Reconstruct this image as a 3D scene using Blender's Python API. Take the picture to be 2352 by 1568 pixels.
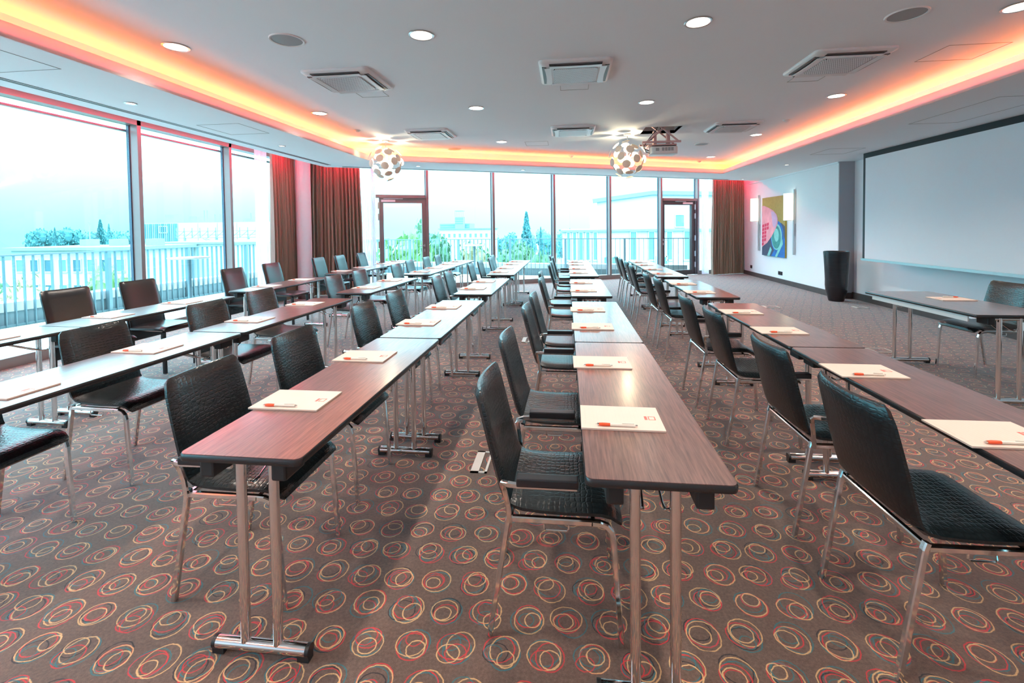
import bpy, bmesh, math, random
from mathutils import Vector, Matrix
random.seed(7)
C = bpy.context.scene
COL = C.collection
PI = math.pi
for o in list(bpy.data.objects):
    bpy.data.objects.remove(o, do_unlink=True)

# ------------------------------------------------------------------ camera
cam_d = bpy.data.cameras.new('camera')
cam = bpy.data.objects.new('camera', cam_d)
COL.objects.link(cam)
cam.location = (0, 0, 1.4652)
YAW, PITCH, ROLL = 0.11233, 0.02987, -0.011735
fwd = Vector((-math.sin(YAW) * math.cos(PITCH), math.cos(YAW) * math.cos(PITCH), -math.sin(PITCH)))
rgt = Vector((math.cos(YAW), math.sin(YAW), 0))
upv = rgt.cross(fwd)
R2 = math.cos(ROLL) * rgt + math.sin(ROLL) * upv
U2 = -math.sin(ROLL) * rgt + math.cos(ROLL) * upv
cam.rotation_euler = Matrix((R2, U2, -fwd)).transposed().to_euler()
cam_d.sensor_width = 36
cam_d.lens = 1053.2 / 2352 * 36
cam_d.shift_x = (1176 - 1181.77) / 2352
cam_d.shift_y = (554.65 - 784) / 2352
cam_d.clip_start = 0.05
cam_d.clip_end = 800
C.camera = cam

# ------------------------------------------------------------------ view, world, exposure
C.view_settings.view_transform = 'Standard'
C.view_settings.look = 'None'
C.view_settings.gamma = 1
C.view_settings.exposure = 0.42
C.view_settings.use_curve_mapping = False
C.cycles.use_denoising = True
C.cycles.max_bounces = 8
C.cycles.diffuse_bounces = 5
C.cycles.glossy_bounces = 3
C.cycles.transparent_max_bounces = 24
C.cycles.caustics_reflective = False
C.cycles.caustics_refractive = False
C.cycles.sample_clamp_indirect = 6

W = bpy.data.worlds.new('overcast_sky')
C.world = W
W.use_nodes = True
nt = W.node_tree
nt.nodes.clear()
wo = nt.nodes.new('ShaderNodeOutputWorld')
bg = nt.nodes.new('ShaderNodeBackground')
tc = nt.nodes.new('ShaderNodeTexCoord')
sx = nt.nodes.new('ShaderNodeSeparateXYZ')
rp = nt.nodes.new('ShaderNodeValToRGB')
nt.links.new(tc.outputs['Generated'], sx.inputs[0])
nt.links.new(sx.outputs[2], rp.inputs[0])
# two gradients by height: a cyan one towards the left (west), a paler one ahead
rp2 = nt.nodes.new('ShaderNodeValToRGB')
nt.links.new(sx.outputs[2], rp2.inputs[0])
side = nt.nodes.new('ShaderNodeMapRange')
side.interpolation_type = 'SMOOTHSTEP'
for i_, v_ in enumerate((-0.95, 0.15, 0.0, 1.0)): side.inputs[i_ + 1].default_value = v_
nt.links.new(sx.outputs[0], side.inputs[0])
mxs = nt.nodes.new('ShaderNodeMix'); mxs.data_type = 'RGBA'
nt.links.new(side.outputs[0], mxs.inputs[0])
nt.links.new(rp.outputs[0], mxs.inputs[6]); nt.links.new(rp2.outputs[0], mxs.inputs[7])
nt.links.new(mxs.outputs[2], bg.inputs[0])
nt.links.new(bg.outputs[0], wo.inputs[0])
SKY = 2.05


def ramp(r, stops):
    e = r.color_ramp.elements
    e[0].position = stops[0][0]; e[0].color = stops[0][1] + (1,)
    e[1].position = stops[-1][0]; e[1].color = stops[-1][1] + (1,)
    for p, c in stops[1:-1]:
        q = e.new(p); q.color = c + (1,)


ramp(rp, ((0.0, (0.20, 0.80, 1.05)), (0.05, (0.30, 1.10, 1.38)), (0.14, (0.55, 1.62, 1.95)), (0.28, (1.25, 2.6, 3.0)), (0.6, (2.6, 4.1, 4.8)), (1.0, (3.5, 5.0, 5.8))))
ramp(rp2, ((0.0, (0.40, 0.90, 1.05)), (0.05, (0.49, 1.12, 1.30)), (0.14, (0.76, 1.62, 1.85)), (0.28, (1.4, 2.6, 3.0)), (0.6, (2.6, 4.1, 4.8)), (1.0, (3.5, 5.0, 5.8))))
bg.inputs[1].default_value = SKY

LAMP_W = 80.0           # watts per recessed ceiling lamp
LAMP_COL = (1.0, 0.88, 0.76)
COVE = 40.0
LIP = 9.0  # emission of the pink strip added behind the lip
#            # cove strip emission
POCKET = 62.0           # curtain pocket strip emission

# ------------------------------------------------------------------ material helpers
MATS = {}


class G:
    """tiny node helper"""
    def __init__(s, nt): s.nt = nt; s.L = nt.links
    def n(s, t, **k):
        x = s.nt.nodes.new('ShaderNode' + t)
        for a, b in k.items(): setattr(x, a, b)
        return x
    def put(s, sock, v):
        if hasattr(v, 'is_linked') or isinstance(v, bpy.types.NodeSocket): s.L.new(v, sock)
        else: sock.default_value = v
    def m(s, op, a, b=None, c=None, clamp=False):
        x = s.n('Math', operation=op); x.use_clamp = clamp
        for i, v in enumerate((a, b, c)):
            if v is not None: s.put(x.inputs[i], v)
        return x.outputs[0]
    def vm(s, op, a, b=None):
        x = s.n('VectorMath', operation=op)
        s.put(x.inputs[0], a)
        if b is not None: s.put(x.inputs[1], b)
        return x.outputs[0]
    def mix(s, f, a, b):
        x = s.n('Mix', data_type='RGBA')
        s.put(x.inputs[0], f); s.put(x.inputs[6], a); s.put(x.inputs[7], b)
        return x.outputs[2]
    def mapr(s, v, a, b, c=0.0, d=1.0):
        x = s.n('MapRange'); x.clamp = True
        s.put(x.inputs[0], v)
        for i, q in enumerate((a, b, c, d)): s.put(x.inputs[i + 1], q)
        return x.outputs[0]
    def obj(s):
        return s.n('TexCoord').outputs['Object']
    def scale(s, vec, sc):
        x = s.n('Mapping'); s.L.new(vec, x.inputs[0]); x.inputs['Scale'].default_value = sc
        return x.outputs[0]
    def noise(s, vec, sc, det=3.0, rough=0.5):
        x = s.n('TexNoise'); s.L.new(vec, x.inputs['Vector'])
        x.inputs['Scale'].default_value = sc; x.inputs['Detail'].default_value = det
        x.inputs['Roughness'].default_value = rough
        return x.outputs['Fac']


def base(name):
    m = bpy.data.materials.new(name)
    m.use_nodes = True
    b = m.node_tree.nodes['Principled BSDF']
    MATS[name] = m
    return m, b, G(m.node_tree)


def c4(c): return (c[0], c[1], c[2], 1)


def pm(name, col, rough=0.5, metal=0.0, var=0.08, nscale=8.0, bump=0.0, bscale=60.0, spec=0.5, coat=0.0):
    """principled material with a procedural noise variation of its colour"""
    m, b, g = base(name)
    o = g.obj()
    f = g.noise(o, nscale, 4)
    lo = tuple(max(0, x * (1 - var)) for x in col)
    hi = tuple(min(1, x * (1 + var)) for x in col)
    g.L.new(g.mix(f, c4(lo), c4(hi)), b.inputs['Base Color'])
    b.inputs['Roughness'].default_value = rough
    b.inputs['Metallic'].default_value = metal
    b.inputs['Specular IOR Level'].default_value = spec
    if coat:
        b.inputs['Coat Weight'].default_value = coat
    if bump:
        bp = g.n('Bump'); bp.inputs['Strength'].default_value = bump; bp.inputs['Distance'].default_value = 0.002
        g.L.new(g.noise(o, bscale, 4), bp.inputs['Height'])
        g.L.new(bp.outputs[0], b.inputs['Normal'])
    return m


def emis(name, col, st):
    m = bpy.data.materials.new(name); m.use_nodes = True
    nt = m.node_tree; nt.nodes.clear()
    o = nt.nodes.new('ShaderNodeOutputMaterial'); x = nt.nodes.new('ShaderNodeEmission')
    x.inputs[0].default_value = c4(col); x.inputs[1].default_value = st
    nt.links.new(x.outputs[0], o.inputs[0])
    MATS[name] = m
    return m


# plain materials
pm('cool_cast_white', (0.84, 0.90, 0.95), 0.85, var=0.015, nscale=1.5)  # white with the cool daylight cast put into its colour
pm('cool_cast_wall', (0.82, 0.87, 0.92), 0.8, var=0.02, nscale=2)  # bluish daylight tint put into the wall colour
pm('grey_wall', (0.42, 0.41, 0.45), 0.8, var=0.02, nscale=2)
pm('chrome', (0.80, 0.79, 0.78), 0.10, 1.0, var=0.03)
pm('satin_metal', (0.55, 0.55, 0.56), 0.3, 1.0, var=0.05)
pm('black_plastic', (0.015, 0.016, 0.018), 0.4, var=0.2)
pm('edge_black', (0.02, 0.02, 0.022), 0.25, var=0.2, spec=0.6)
pm('arm_black', (0.018, 0.018, 0.022), 0.28, var=0.2)
pm('baseboard_dark', (0.075, 0.06, 0.058), 0.45, var=0.25, nscale=6)
pm('frame_bronze', (0.23, 0.195, 0.185), 0.3, var=0.06, spec=0.9)
pm('frame_dark', (0.07, 0.065, 0.07), 0.4, var=0.1)
pm('gasket', (0.05, 0.09, 0.14), 0.4)
pm('white_plastic', (0.78, 0.78, 0.78), 0.4, var=0.03)
pm('cassette_white', (0.72, 0.73, 0.75), 0.35, var=0.03)
pm('speaker_grey', (0.33, 0.35, 0.36), 0.6, var=0.1, nscale=200)
pm('cool_cast_screen', (0.78, 0.84, 0.91), 0.7, var=0.01)  # screen white tinted blue to stand in for cool daylight
pm('screen_black', (0.012, 0.014, 0.02), 0.6)
pm('paper', (0.76, 0.63, 0.55), 0.55, var=0.02, nscale=20)
pm('print_red', (0.72, 0.16, 0.13), 0.6)
pm('print_faint', (0.76, 0.58, 0.52), 0.6)
pm('pen_orange', (0.85, 0.10, 0.03), 0.35)
pm('pen_white', (0.80, 0.74, 0.66), 0.3)
pm('sheer_edge', (0.8, 0.8, 0.85), 0.8)
pm('lift_pink', (0.62, 0.40, 0.40), 0.45)
pm('cable_black', (0.01, 0.01, 0.012), 0.5)
pm('socket_black', (0.02, 0.022, 0.025), 0.35)
pm('floor_plate', (0.62, 0.60, 0.56), 0.45, var=0.06)
pm('deck', (0.52, 0.55, 0.55), 0.75, var=0.12, nscale=6)
pm('kerb', (0.66, 0.58, 0.38), 0.7, var=0.08)
pm('parapet_white', (0.50, 0.53, 0.54), 0.7, var=0.04)
pm('parapet_grey', (0.17, 0.25, 0.28), 0.7, var=0.06)
pm('rail_grey', (0.13, 0.21, 0.24), 0.4, 0.3, var=0.06)
pm('build_white', (0.46, 0.49, 0.50), 0.8, var=0.04, nscale=.6)
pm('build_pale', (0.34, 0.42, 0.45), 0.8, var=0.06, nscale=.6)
pm('build_teal', (0.08, 0.22, 0.26), 0.7, var=0.15, nscale=.8)
pm('build_grey', (0.20, 0.29, 0.32), 0.8, var=0.06, nscale=.6)
pm('window_far', (0.05, 0.13, 0.17), 0.3, var=0.15)
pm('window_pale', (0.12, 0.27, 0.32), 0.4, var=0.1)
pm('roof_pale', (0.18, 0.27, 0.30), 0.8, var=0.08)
pm('ground_green', (0.14, 0.24, 0.20), 0.9, var=0.3, nscale=.05)
pm('bark', (0.10, 0.09, 0.07), 0.9, var=0.2)
pm('leaf_green', (0.10, 0.22, 0.12), 0.7, var=0.45, nscale=0.9)
pm('leaf_bright', (0.18, 0.32, 0.12), 0.7, var=0.4, nscale=0.9)
pm('leaf_teal', (0.05, 0.20, 0.22), 0.7, var=0.4, nscale=0.5)  # bluish tint of haze put into the leaf colour
pm('leaf_far', (0.10, 0.30, 0.34), 0.8, var=0.25, nscale=0.3)  # distance haze put into the leaf colour as pale blue-green
pm('leaf_autumn', (0.26, 0.24, 0.13), 0.7, var=0.35, nscale=0.9)
pm('art_mustard', (0.42, 0.33, 0.07), 0.55, var=0.2, nscale=14)
pm('art_pink', (0.78, 0.36, 0.42), 0.55, var=0.25, nscale=6)
pm('art_red', (0.66, 0.05, 0.12), 0.55, var=0.2, nscale=9)
pm('art_lilac', (0.58, 0.42, 0.62), 0.55, var=0.2, nscale=9)
pm('art_slate', (0.07, 0.09, 0.15), 0.55, var=0.4, nscale=9)
pm('art_teal', (0.05, 0.30, 0.28), 0.55, var=0.45, nscale=9)
pm('art_blue', (0.02, 0.16, 0.50), 0.55, var=0.4, nscale=12)
pm('art_aqua', (0.22, 0.62, 0.58), 0.55, var=0.25, nscale=12)
emis('lamp_glow', (1.0, 0.93, 0.80), 7.0)
emis('lamp_glow_small', (1.0, 0.93, 0.82), 4.0)
emis('cove_led', (1.0, 0.20, 0.02), COVE)
emis('added_lip_led', (1.0, 0.045, 0.24), LIP)
emis('pocket_led', (1.0, 0.006, 0.045), POCKET)
emis('bulb_glow', (1.0, 0.80, 0.50), 30.0)
emis('sconce_glow', (1.0, 0.92, 0.66), 1.9)


def mk_wood():
    m, b, g = base('dark_wood')
    o = g.obj()
    inf = g.n('ObjectInfo').outputs['Random']
    off = g.vm('ADD', o, g.n('CombineXYZ').outputs[0])
    cx = g.n('CombineXYZ'); g.L.new(g.m('MULTIPLY', inf, 17.0), cx.inputs[1])
    v = g.vm('ADD', o, cx.outputs[0])
    warp = g.noise(g.scale(v, (9, 1.2, 1)), 1.0, 2)
    vv = g.vm('ADD', g.scale(v, (170, 7, 1)), g.scale(g.n('CombineXYZ').outputs[0], (1, 1, 1)))
    c2 = g.n('CombineXYZ'); g.L.new(g.m('MULTIPLY', warp, 9.0), c2.inputs[0])
    f = g.noise(g.vm('ADD', vv, c2.outputs[0]), 1.0, 4, 0.6)
    r = g.n('ValToRGB'); g.L.new(f, r.inputs[0])
    r.color_ramp.elements[0].position = 0.30; r.color_ramp.elements[0].color = (0.07, 0.032, 0.028, 1)
    r.color_ramp.elements[1].position = 0.66; r.color_ramp.elements[1].color = (0.20, 0.098, 0.082, 1)
    g.L.new(r.outputs[0], b.inputs['Base Color'])
    b.inputs['Roughness'].default_value = 0.34
    b.inputs['Specular IOR Level'].default_value = 0.6
    b.inputs['Coat Weight'].default_value = 0.9
    b.inputs['Coat Roughness'].default_value = 0.19
    b.inputs['Coat IOR'].default_value = 1.55
    bp = g.n('Bump'); bp.inputs['Strength'].default_value = 0.08; bp.inputs['Distance'].default_value = 0.001
    g.L.new(f, bp.inputs['Height']); g.L.new(bp.outputs[0], b.inputs['Normal'])


def mk_croc():
    m, b, g = base('croc_leather')
    o = g.obj()
    v = g.scale(o, (52, 40, 62))
    d = g.n('TexNoise'); g.L.new(o, d.inputs['Vector']); d.inputs['Scale'].default_value = 22
    v = g.vm('ADD', v, g.vm('MULTIPLY', d.outputs['Color'], (0.9, 0.9, 0.9)))
    vo = g.n('TexVoronoi', feature='DISTANCE_TO_EDGE'); g.L.new(v, vo.inputs['Vector']); vo.inputs['Scale'].default_value = 1.0
    vo.inputs['Randomness'].default_value = 0.35
    h = g.mapr(vo.outputs['Distance'], 0.0, 0.22)
    g.L.new(g.mix(h, (0.003, 0.006, 0.008, 1), (0.009, 0.015, 0.018, 1)), b.inputs['Base Color'])  # teal of the cyan daylight put into the black leather
    b.inputs['Roughness'].default_value = 0.27
    b.inputs['Specular IOR Level'].default_value = 0.62
    bp = g.n('Bump'); bp.inputs['Strength'].default_value = 0.45; bp.inputs['Distance'].default_value = 0.0012
    g.L.new(h, bp.inputs['Height']); g.L.new(bp.outputs[0], b.inputs['Normal'])


pm('smooth_leather', (0.012, 0.010, 0.012), 0.25, var=0.25, nscale=5, bump=0.10, bscale=300, spec=0.55)


def mk_carpet():
    m, b, g = base('ring_carpet')
    o = g.obj()
    sp = g.n('SeparateXYZ'); g.L.new(o, sp.inputs[0])
    PX, PY = 0.156, 0.150
    # a slow wobble so the rings do not sit on a rigid grid
    X = g.m('ADD', sp.outputs[0], 50.0); Y = g.m('ADD', sp.outputs[1], 50.0)
    v = g.m('DIVIDE', Y, PY)
    row = g.m('FLOOR', v)
    u = g.m('ADD', g.m('DIVIDE', X, PX), g.m('MULTIPLY', g.m('MODULO', row, 2.0), 0.5))
    cell = g.m('FLOOR', u)
    lx = g.m('MULTIPLY', g.m('SUBTRACT', g.m('FRACT', u), 0.5), PX)
    ly = g.m('MULTIPLY', g.m('SUBTRACT', g.m('FRACT', v), 0.5), PY)
    pile = g.noise(o, 420, 2)
    pile2 = g.noise(o, 90, 3)
    col = g.mix(g.m('MULTIPLY', pile, pile2), (0.054, 0.034, 0.027, 1), (0.34, 0.215, 0.165, 1))
    wob = g.m('MULTIPLY', g.m('SUBTRACT', g.noise(o, 60, 1), 0.5), 0.006)
    rings = [((0.022, 0.150, 0.185), 0.048, 0.060, 0.015, 3.1),
             ((0.012, 0.011, 0.018), 0.040, 0.052, 0.020, 7.7),
             ((0.58, 0.030, 0.038), 0.044, 0.058, 0.016, 12.3),
             ((0.64, 0.39, 0.18), 0.047, 0.059, 0.015, 21.9),
             ((0.030, 0.15, 0.175), 0.026, 0.036, 0.030, 29.3),
             ((0.54, 0.035, 0.042), 0.028, 0.040, 0.028, 33.1),
             ((0.68, 0.42, 0.20), 0.028, 0.040, 0.028, 41.7)]
    for k, (rc, r0, r1, off, seed) in enumerate(rings):
        cc = g.n('CombineXYZ')
        g.L.new(cell, cc.inputs[0]); g.L.new(row, cc.inputs[1]); cc.inputs[2].default_value = seed
        wn = g.n('TexWhiteNoise', noise_dimensions='3D'); g.L.new(cc.outputs[0], wn.inputs['Vector'])
        s3 = g.n('SeparateColor'); g.L.new(wn.outputs['Color'], s3.inputs[0])
        dx = g.m('ADD', lx, g.m('MULTIPLY', g.m('SUBTRACT', s3.outputs[0], 0.5), 2 * off))
        dy = g.m('ADD', ly, g.m('MULTIPLY', g.m('SUBTRACT', s3.outputs[1], 0.5), 2 * off))
        dy = g.m('MULTIPLY', dy, g.mapr(wn.outputs['Value'], 0, 1, 0.9, 1.14))
        d = g.m('SQRT', g.m('ADD', g.m('MULTIPLY', dx, dx), g.m('MULTIPLY', dy, dy)))
        rr = g.mapr(s3.outputs[2], 0, 1, r0, r1)
        dd = g.m('ABSOLUTE', g.m('SUBTRACT', g.m('ADD', d, wob), rr))
        mk = g.mapr(dd, 0.0012, 0.0030, 1.0, 0.0)
        if k in (1, 4, 5):   # the black ring and the small red one are not on every motif
            mk = g.m('MULTIPLY', mk, g.m('GREATER_THAN', wn.outputs['Value'], 0.4))
        mk = g.m('MULTIPLY', mk, g.mapr(pile, 0.25, 0.6, 0.45, 1.0))
        col = g.mix(mk, col, c4(rc))
    g.L.new(col, b.inputs['Base Color'])
    b.inputs['Roughness'].default_value = 0.95
    b.inputs['Specular IOR Level'].default_value = 0.2
    b.inputs['Sheen Weight'].default_value = 0.45
    b.inputs['Sheen Roughness'].default_value = 0.45
    b.inputs['Sheen Tint'].default_value = (0.85, 0.93, 1.0, 1)
    bp = g.n('Bump'); bp.inputs['Strength'].default_value = 0.35; bp.inputs['Distance'].default_value = 0.003
    g.L.new(pile, bp.inputs['Height']); g.L.new(bp.outputs[0], b.inputs['Normal'])


def mk_glass():
    m = bpy.data.materials.new('window_glass'); m.use_nodes = True
    nt = m.node_tree; nt.nodes.clear(); g = G(nt)
    o = g.n('OutputMaterial'); t = g.n('BsdfTransparent'); gl = g.n('BsdfGlossy'); mx = g.n('MixShader')
    t.inputs[0].default_value = (0.93, 0.985, 0.99, 1)
    gl.inputs['Roughness'].default_value = 0.0
    fc = g.n('LayerWeight').outputs['Facing']
    fr = g.m('ADD', 0.03, g.m('MULTIPLY', g.m('POWER', fc, 5.0), 0.75))
    g.L.new(fr, mx.inputs[0]); g.L.new(t.outputs[0], mx.inputs[1]); g.L.new(gl.outputs[0], mx.inputs[2])
    g.L.new(mx.outputs[0], o.inputs[0])
    MATS['window_glass'] = m


def mk_sheer():
    m = bpy.data.materials.new('sheer_fabric'); m.use_nodes = True
    nt = m.node_tree; nt.nodes.clear(); g = G(nt)
    o = g.n('OutputMaterial'); t = g.n('BsdfTransparent'); d = g.n('BsdfDiffuse'); tl = g.n('BsdfTranslucent')
    a = g.n('AddShader'); mx = g.n('MixShader')
    wv = g.noise(g.scale(g.obj(), (60, 60, 4)), 1.0, 2)
    d.inputs[0].default_value = (0.45, 0.44, 0.5, 1); tl.inputs[0].default_value = (0.5, 0.49, 0.53, 1)
    g.L.new(d.outputs[0], a.inputs[0]); g.L.new(tl.outputs[0], a.inputs[1])
    g.L.new(g.mapr(wv, 0.3, 0.7, 0.55, 0.8), mx.inputs[0])
    g.L.new(t.outputs[0], mx.inputs[1]); g.L.new(a.outputs[0], mx.inputs[2])
    g.L.new(mx.outputs[0], o.inputs[0])
    MATS['sheer_fabric'] = m


def mk_lip():
    m = bpy.data.materials.new('lip_backlit'); m.use_nodes = True
    nt = m.node_tree; nt.nodes.clear(); g = G(nt)
    o = g.n('OutputMaterial'); d = g.n('BsdfDiffuse'); tl = g.n('BsdfTranslucent'); mx = g.n('MixShader')
    n_ = g.noise(g.obj(), 5, 2)
    g.L.new(g.mix(n_, (0.84, 0.84, 0.84, 1), (0.88, 0.88, 0.88, 1)), d.inputs[0]); tl.inputs[0].default_value = (0.9, 0.9, 0.9, 1)
    mx.inputs[0].default_value = 0.5  # made half translucent so the added pink strip glows through
    g.L.new(d.outputs[0], mx.inputs[1]); g.L.new(tl.outputs[0], mx.inputs[2]); g.L.new(mx.outputs[0], o.inputs[0])
    MATS['lip_backlit'] = m


mk_lip()


def mk_drape():
    m, b, g = base('taupe_drape')
    o = g.obj()
    f = g.noise(g.scale(o, (30, 30, 600)), 1.0, 2)
    g.L.new(g.mix(f, (0.28, 0.205, 0.15, 1), (0.40, 0.30, 0.22, 1)), b.inputs['Base Color'])
    b.inputs['Roughness'].default_value = 0.75
    b.inputs['Sheen Weight'].default_value = 0.2


def mk_petal():
    m = bpy.data.materials.new('lamp_petal'); m.use_nodes = True
    nt = m.node_tree; nt.nodes.clear(); g = G(nt)
    o = g.n('OutputMaterial'); d = g.n('BsdfDiffuse'); tl = g.n('BsdfTranslucent'); mx = g.n('MixShader')
    n_ = g.noise(g.obj(), 30, 2)
    g.L.new(g.mix(n_, (0.74, 0.72, 0.70, 1), (0.80, 0.78, 0.76, 1)), d.inputs[0]); tl.inputs[0].default_value = (0.9, 0.75, 0.6, 1)
    mx.inputs[0].default_value = 0.22
    g.L.new(d.outputs[0], mx.inputs[1]); g.L.new(tl.outputs[0], mx.inputs[2]); g.L.new(mx.outputs[0], o.inputs[0])
    MATS['lamp_petal'] = m


def mk_grille():
    m, b, g = base('grille_perforated')
    o = g.obj()
    sp = g.n('SeparateXYZ'); g.L.new(o, sp.inputs[0])
    P = 0.0175
    v = g.m('DIVIDE', g.m('ADD', sp.outputs[1], 5.0), P * 0.87)
    row = g.m('FLOOR', v)
    u = g.m('ADD', g.m('DIVIDE', g.m('ADD', sp.outputs[0], 5.0), P), g.m('MULTIPLY', g.m('MODULO', row, 2.0), 0.5))
    dx = g.m('SUBTRACT', g.m('FRACT', u), 0.5); dy = g.m('SUBTRACT', g.m('FRACT', v), 0.5)
    d = g.m('SQRT', g.m('ADD', g.m('MULTIPLY', dx, dx), g.m('MULTIPLY', dy, dy)))
    k = g.mapr(d, 0.27, 0.34, 1.0, 0.0)
    g.L.new(g.mix(k, (0.70, 0.71, 0.73, 1), (0.045, 0.05, 0.065, 1)), b.inputs['Base Color'])
    b.inputs['Roughness'].default_value = 0.4


def mk_vase():
    m, b, g = base('vase_glaze')
    o = g.obj()
    f = g.noise(g.scale(o, (3, 3, 55)), 1.0, 4, 0.6)
    f2 = g.noise(o, 9, 3)
    g.L.new(g.mix(g.m('MULTIPLY', f, f2), (0.008, 0.013, 0.019, 1), (0.045, 0.040, 0.046, 1)), b.inputs['Base Color'])
    b.inputs['Roughness'].default_value = 0.16
    bp = g.n('Bump'); bp.inputs['Strength'].default_value = 0.25; bp.inputs['Distance'].default_value = 0.006
    g.L.new(f, bp.inputs['Height']); g.L.new(bp.outputs[0], b.inputs['Normal'])


mk_wood(); mk_croc(); mk_carpet(); mk_glass(); mk_sheer(); mk_drape(); mk_petal(); mk_grille(); mk_vase()


# ------------------------------------------------------------------ geometry helpers
class MB:
    def __init__(s): s.v = []; s.f = []
    def add(s, vs, fs):
        k = len(s.v)
        s.v += [tuple(p) for p in vs]
        s.f += [tuple(i + k for i in f) for f in fs]
        return s
    def box(s, x0, x1, y0, y1, z0, z1):
        vs = [(x, y, z) for z in (z0, z1) for y in (y0, y1) for x in (x0, x1)]
        return s.add(vs, [(0, 2, 3, 1), (4, 5, 7, 6), (0, 1, 5, 4), (2, 6, 7, 3), (0, 4, 6, 2), (1, 3, 7, 5)])
    def cbox(s, x, y, z, a, b, c): return s.box(x - a / 2, x + a / 2, y - b / 2, y + b / 2, z - c / 2, z + c / 2)
    def obox(s, p, q, w, z0, z1, side=0.0):
        """upright box along the floor line p-q, w wide (side shifts it across)"""
        p = Vector((p[0], p[1], 0)); q = Vector((q[0], q[1], 0)); d = (q - p).normalized(); n = Vector((-d.y, d.x, 0))
        a = n * (side - w / 2); b = n * (side + w / 2)
        pts = [p + a, q + a, q + b, p + b]
        return s.prism([(t.x, t.y) for t in pts], z0, z1)
    def prism(s, poly, z0, z1):
        n = len(poly)
        vs = [(x, y, z0) for x, y in poly] + [(x, y, z1) for x, y in poly]
        fs = [tuple(range(n - 1, -1, -1)), tuple(range(n, 2 * n))] + [(i, (i + 1) % n, n + (i + 1) % n, n + i) for i in range(n)]
        return s.add(vs, fs)
    def sweep(s, path, prof, ref=(0, 0, 1), cap=True, closed=False):
        """sweep a 2-D profile along a 3-D path"""
        P = [Vector(p) for p in path]; n = len(P); k = len(prof); vs = []
        r0 = Vector(ref)
        for i in range(n):
            if closed: t = (P[(i + 1) % n] - P[i - 1]).normalized()
            else: t = (P[min(i + 1, n - 1)] - P[max(i - 1, 0)]).normalized()
            a = r0.cross(t)
            if a.length < 1e-4: a = Vector((1, 0, 0)).cross(t)
            a.normalize(); b = t.cross(a).normalized()
            if i and not closed:
                pass
            sc = 1.0
            if 0 < i < n - 1 or closed:
                t1 = (P[i] - P[i - 1]).normalized(); t2 = (P[(i + 1) % n] - P[i]).normalized()
                sc = 1 / max(0.5, math.cos(t1.angle(t2) / 2))
            vs += [P[i] + a * x * (sc if abs(x) > abs(y) else sc) + b * y for x, y in prof]
        fs = []
        for i in range(n if closed else n - 1):
            for j in range(k):
                i2 = (i + 1) % n
                fs.append((i * k + j, i * k + (j + 1) % k, i2 * k + (j + 1) % k, i2 * k + j))
        if cap and not closed:
            fs.append(tuple(range(k - 1, -1, -1))); fs.append(tuple((n - 1) * k + j for j in range(k)))
        return s.add(vs, fs)
    def tube(s, path, r, n=8, ref=(0.13, 0.27, 0.95), closed=False):
        return s.sweep(path, [(r * math.cos(2 * PI * j / n), r * math.sin(2 * PI * j / n)) for j in range(n)], ref, closed=closed)
    def bar(s, path, w, h, ref=(0, 0, 1)):
        c = min(w, h) * 0.18
        pr = [(-w/2, -h/2+c), (-w/2+c, -h/2), (w/2-c, -h/2), (w/2, -h/2+c), (w/2, h/2-c), (w/2-c, h/2), (-w/2+c, h/2), (-w/2, h/2-c)]
        return s.sweep(path, pr, ref)
    def lathe(s, prof, n=24, c=(0, 0, 0), wob=None):
        vs = []; k = len(prof)
        for j in range(n):
            a = 2 * PI * j / n
            for i, (r, z) in enumerate(prof):
                rr = r * (wob(a, z) if wob else 1)
                vs.append((c[0] + rr * math.cos(a), c[1] + rr * math.sin(a), c[2] + z))
        fs = [(j * k + i, ((j + 1) % n) * k + i, ((j + 1) % n) * k + i + 1, j * k + i + 1) for j in range(n) for i in range(k - 1)]
        return s.add(vs, fs)
    def disc(s, r, z, n=20, c=(0, 0), up=False):
        vs = [(c[0] + r * math.cos(2 * PI * j / n), c[1] + r * math.sin(2 * PI * j / n), z) for j in range(n)]
        f = tuple(range(n))
        return s.add(vs, [f if up else f[::-1]])
    def rrect(s, cx, cy, a, b, r, z0, z1, n=4):
        pts = []
        for sxn, syn, a0 in ((1, 1, 0), (-1, 1, 90), (-1, -1, 180), (1, -1, 270)):
            for k in range(n + 1):
                t = math.radians(a0 + 90 * k / n)
                pts.append((cx + sxn * (a / 2 - r) + r * math.cos(t), cy + syn * (b / 2 - r) + r * math.sin(t)))
        return s.prism(pts, z0, z1)
    def bevel(s, w, seg=2):
        bm = bmesh.new(); vs = [bm.verts.new(p) for p in s.v]
        for f in s.f: bm.faces.new([vs[i] for i in f])
        bmesh.ops.recalc_face_normals(bm, faces=bm.faces)
        ed = [x for x in bm.edges if len(x.link_faces) == 2 and x.calc_face_angle(0) > 0.5]
        bmesh.ops.bevel(bm, geom=ed, offset=w, segments=seg, affect='EDGES', profile=0.6)
        s.v = [tuple(v.co) for v in bm.verts]; bm.verts.index_update()
        s.f = [tuple(v.index for v in f.verts) for f in bm.faces]; bm.free()
        return s
    def mesh(s, name, mat, smooth=False):
        me = bpy.data.meshes.new(name); me.from_pydata(s.v, [], s.f)
        bm = bmesh.new(); bm.from_mesh(me); bmesh.ops.recalc_face_normals(bm, faces=bm.faces); bm.to_mesh(me); bm.free()
        me.materials.append(MATS[mat])
        if smooth:
            me.polygons.foreach_set('use_smooth', [True] * len(me.polygons))
            try: me.set_sharp_from_angle(angle=math.radians(38))
            except Exception: pass
        me.update()
        return me
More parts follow.
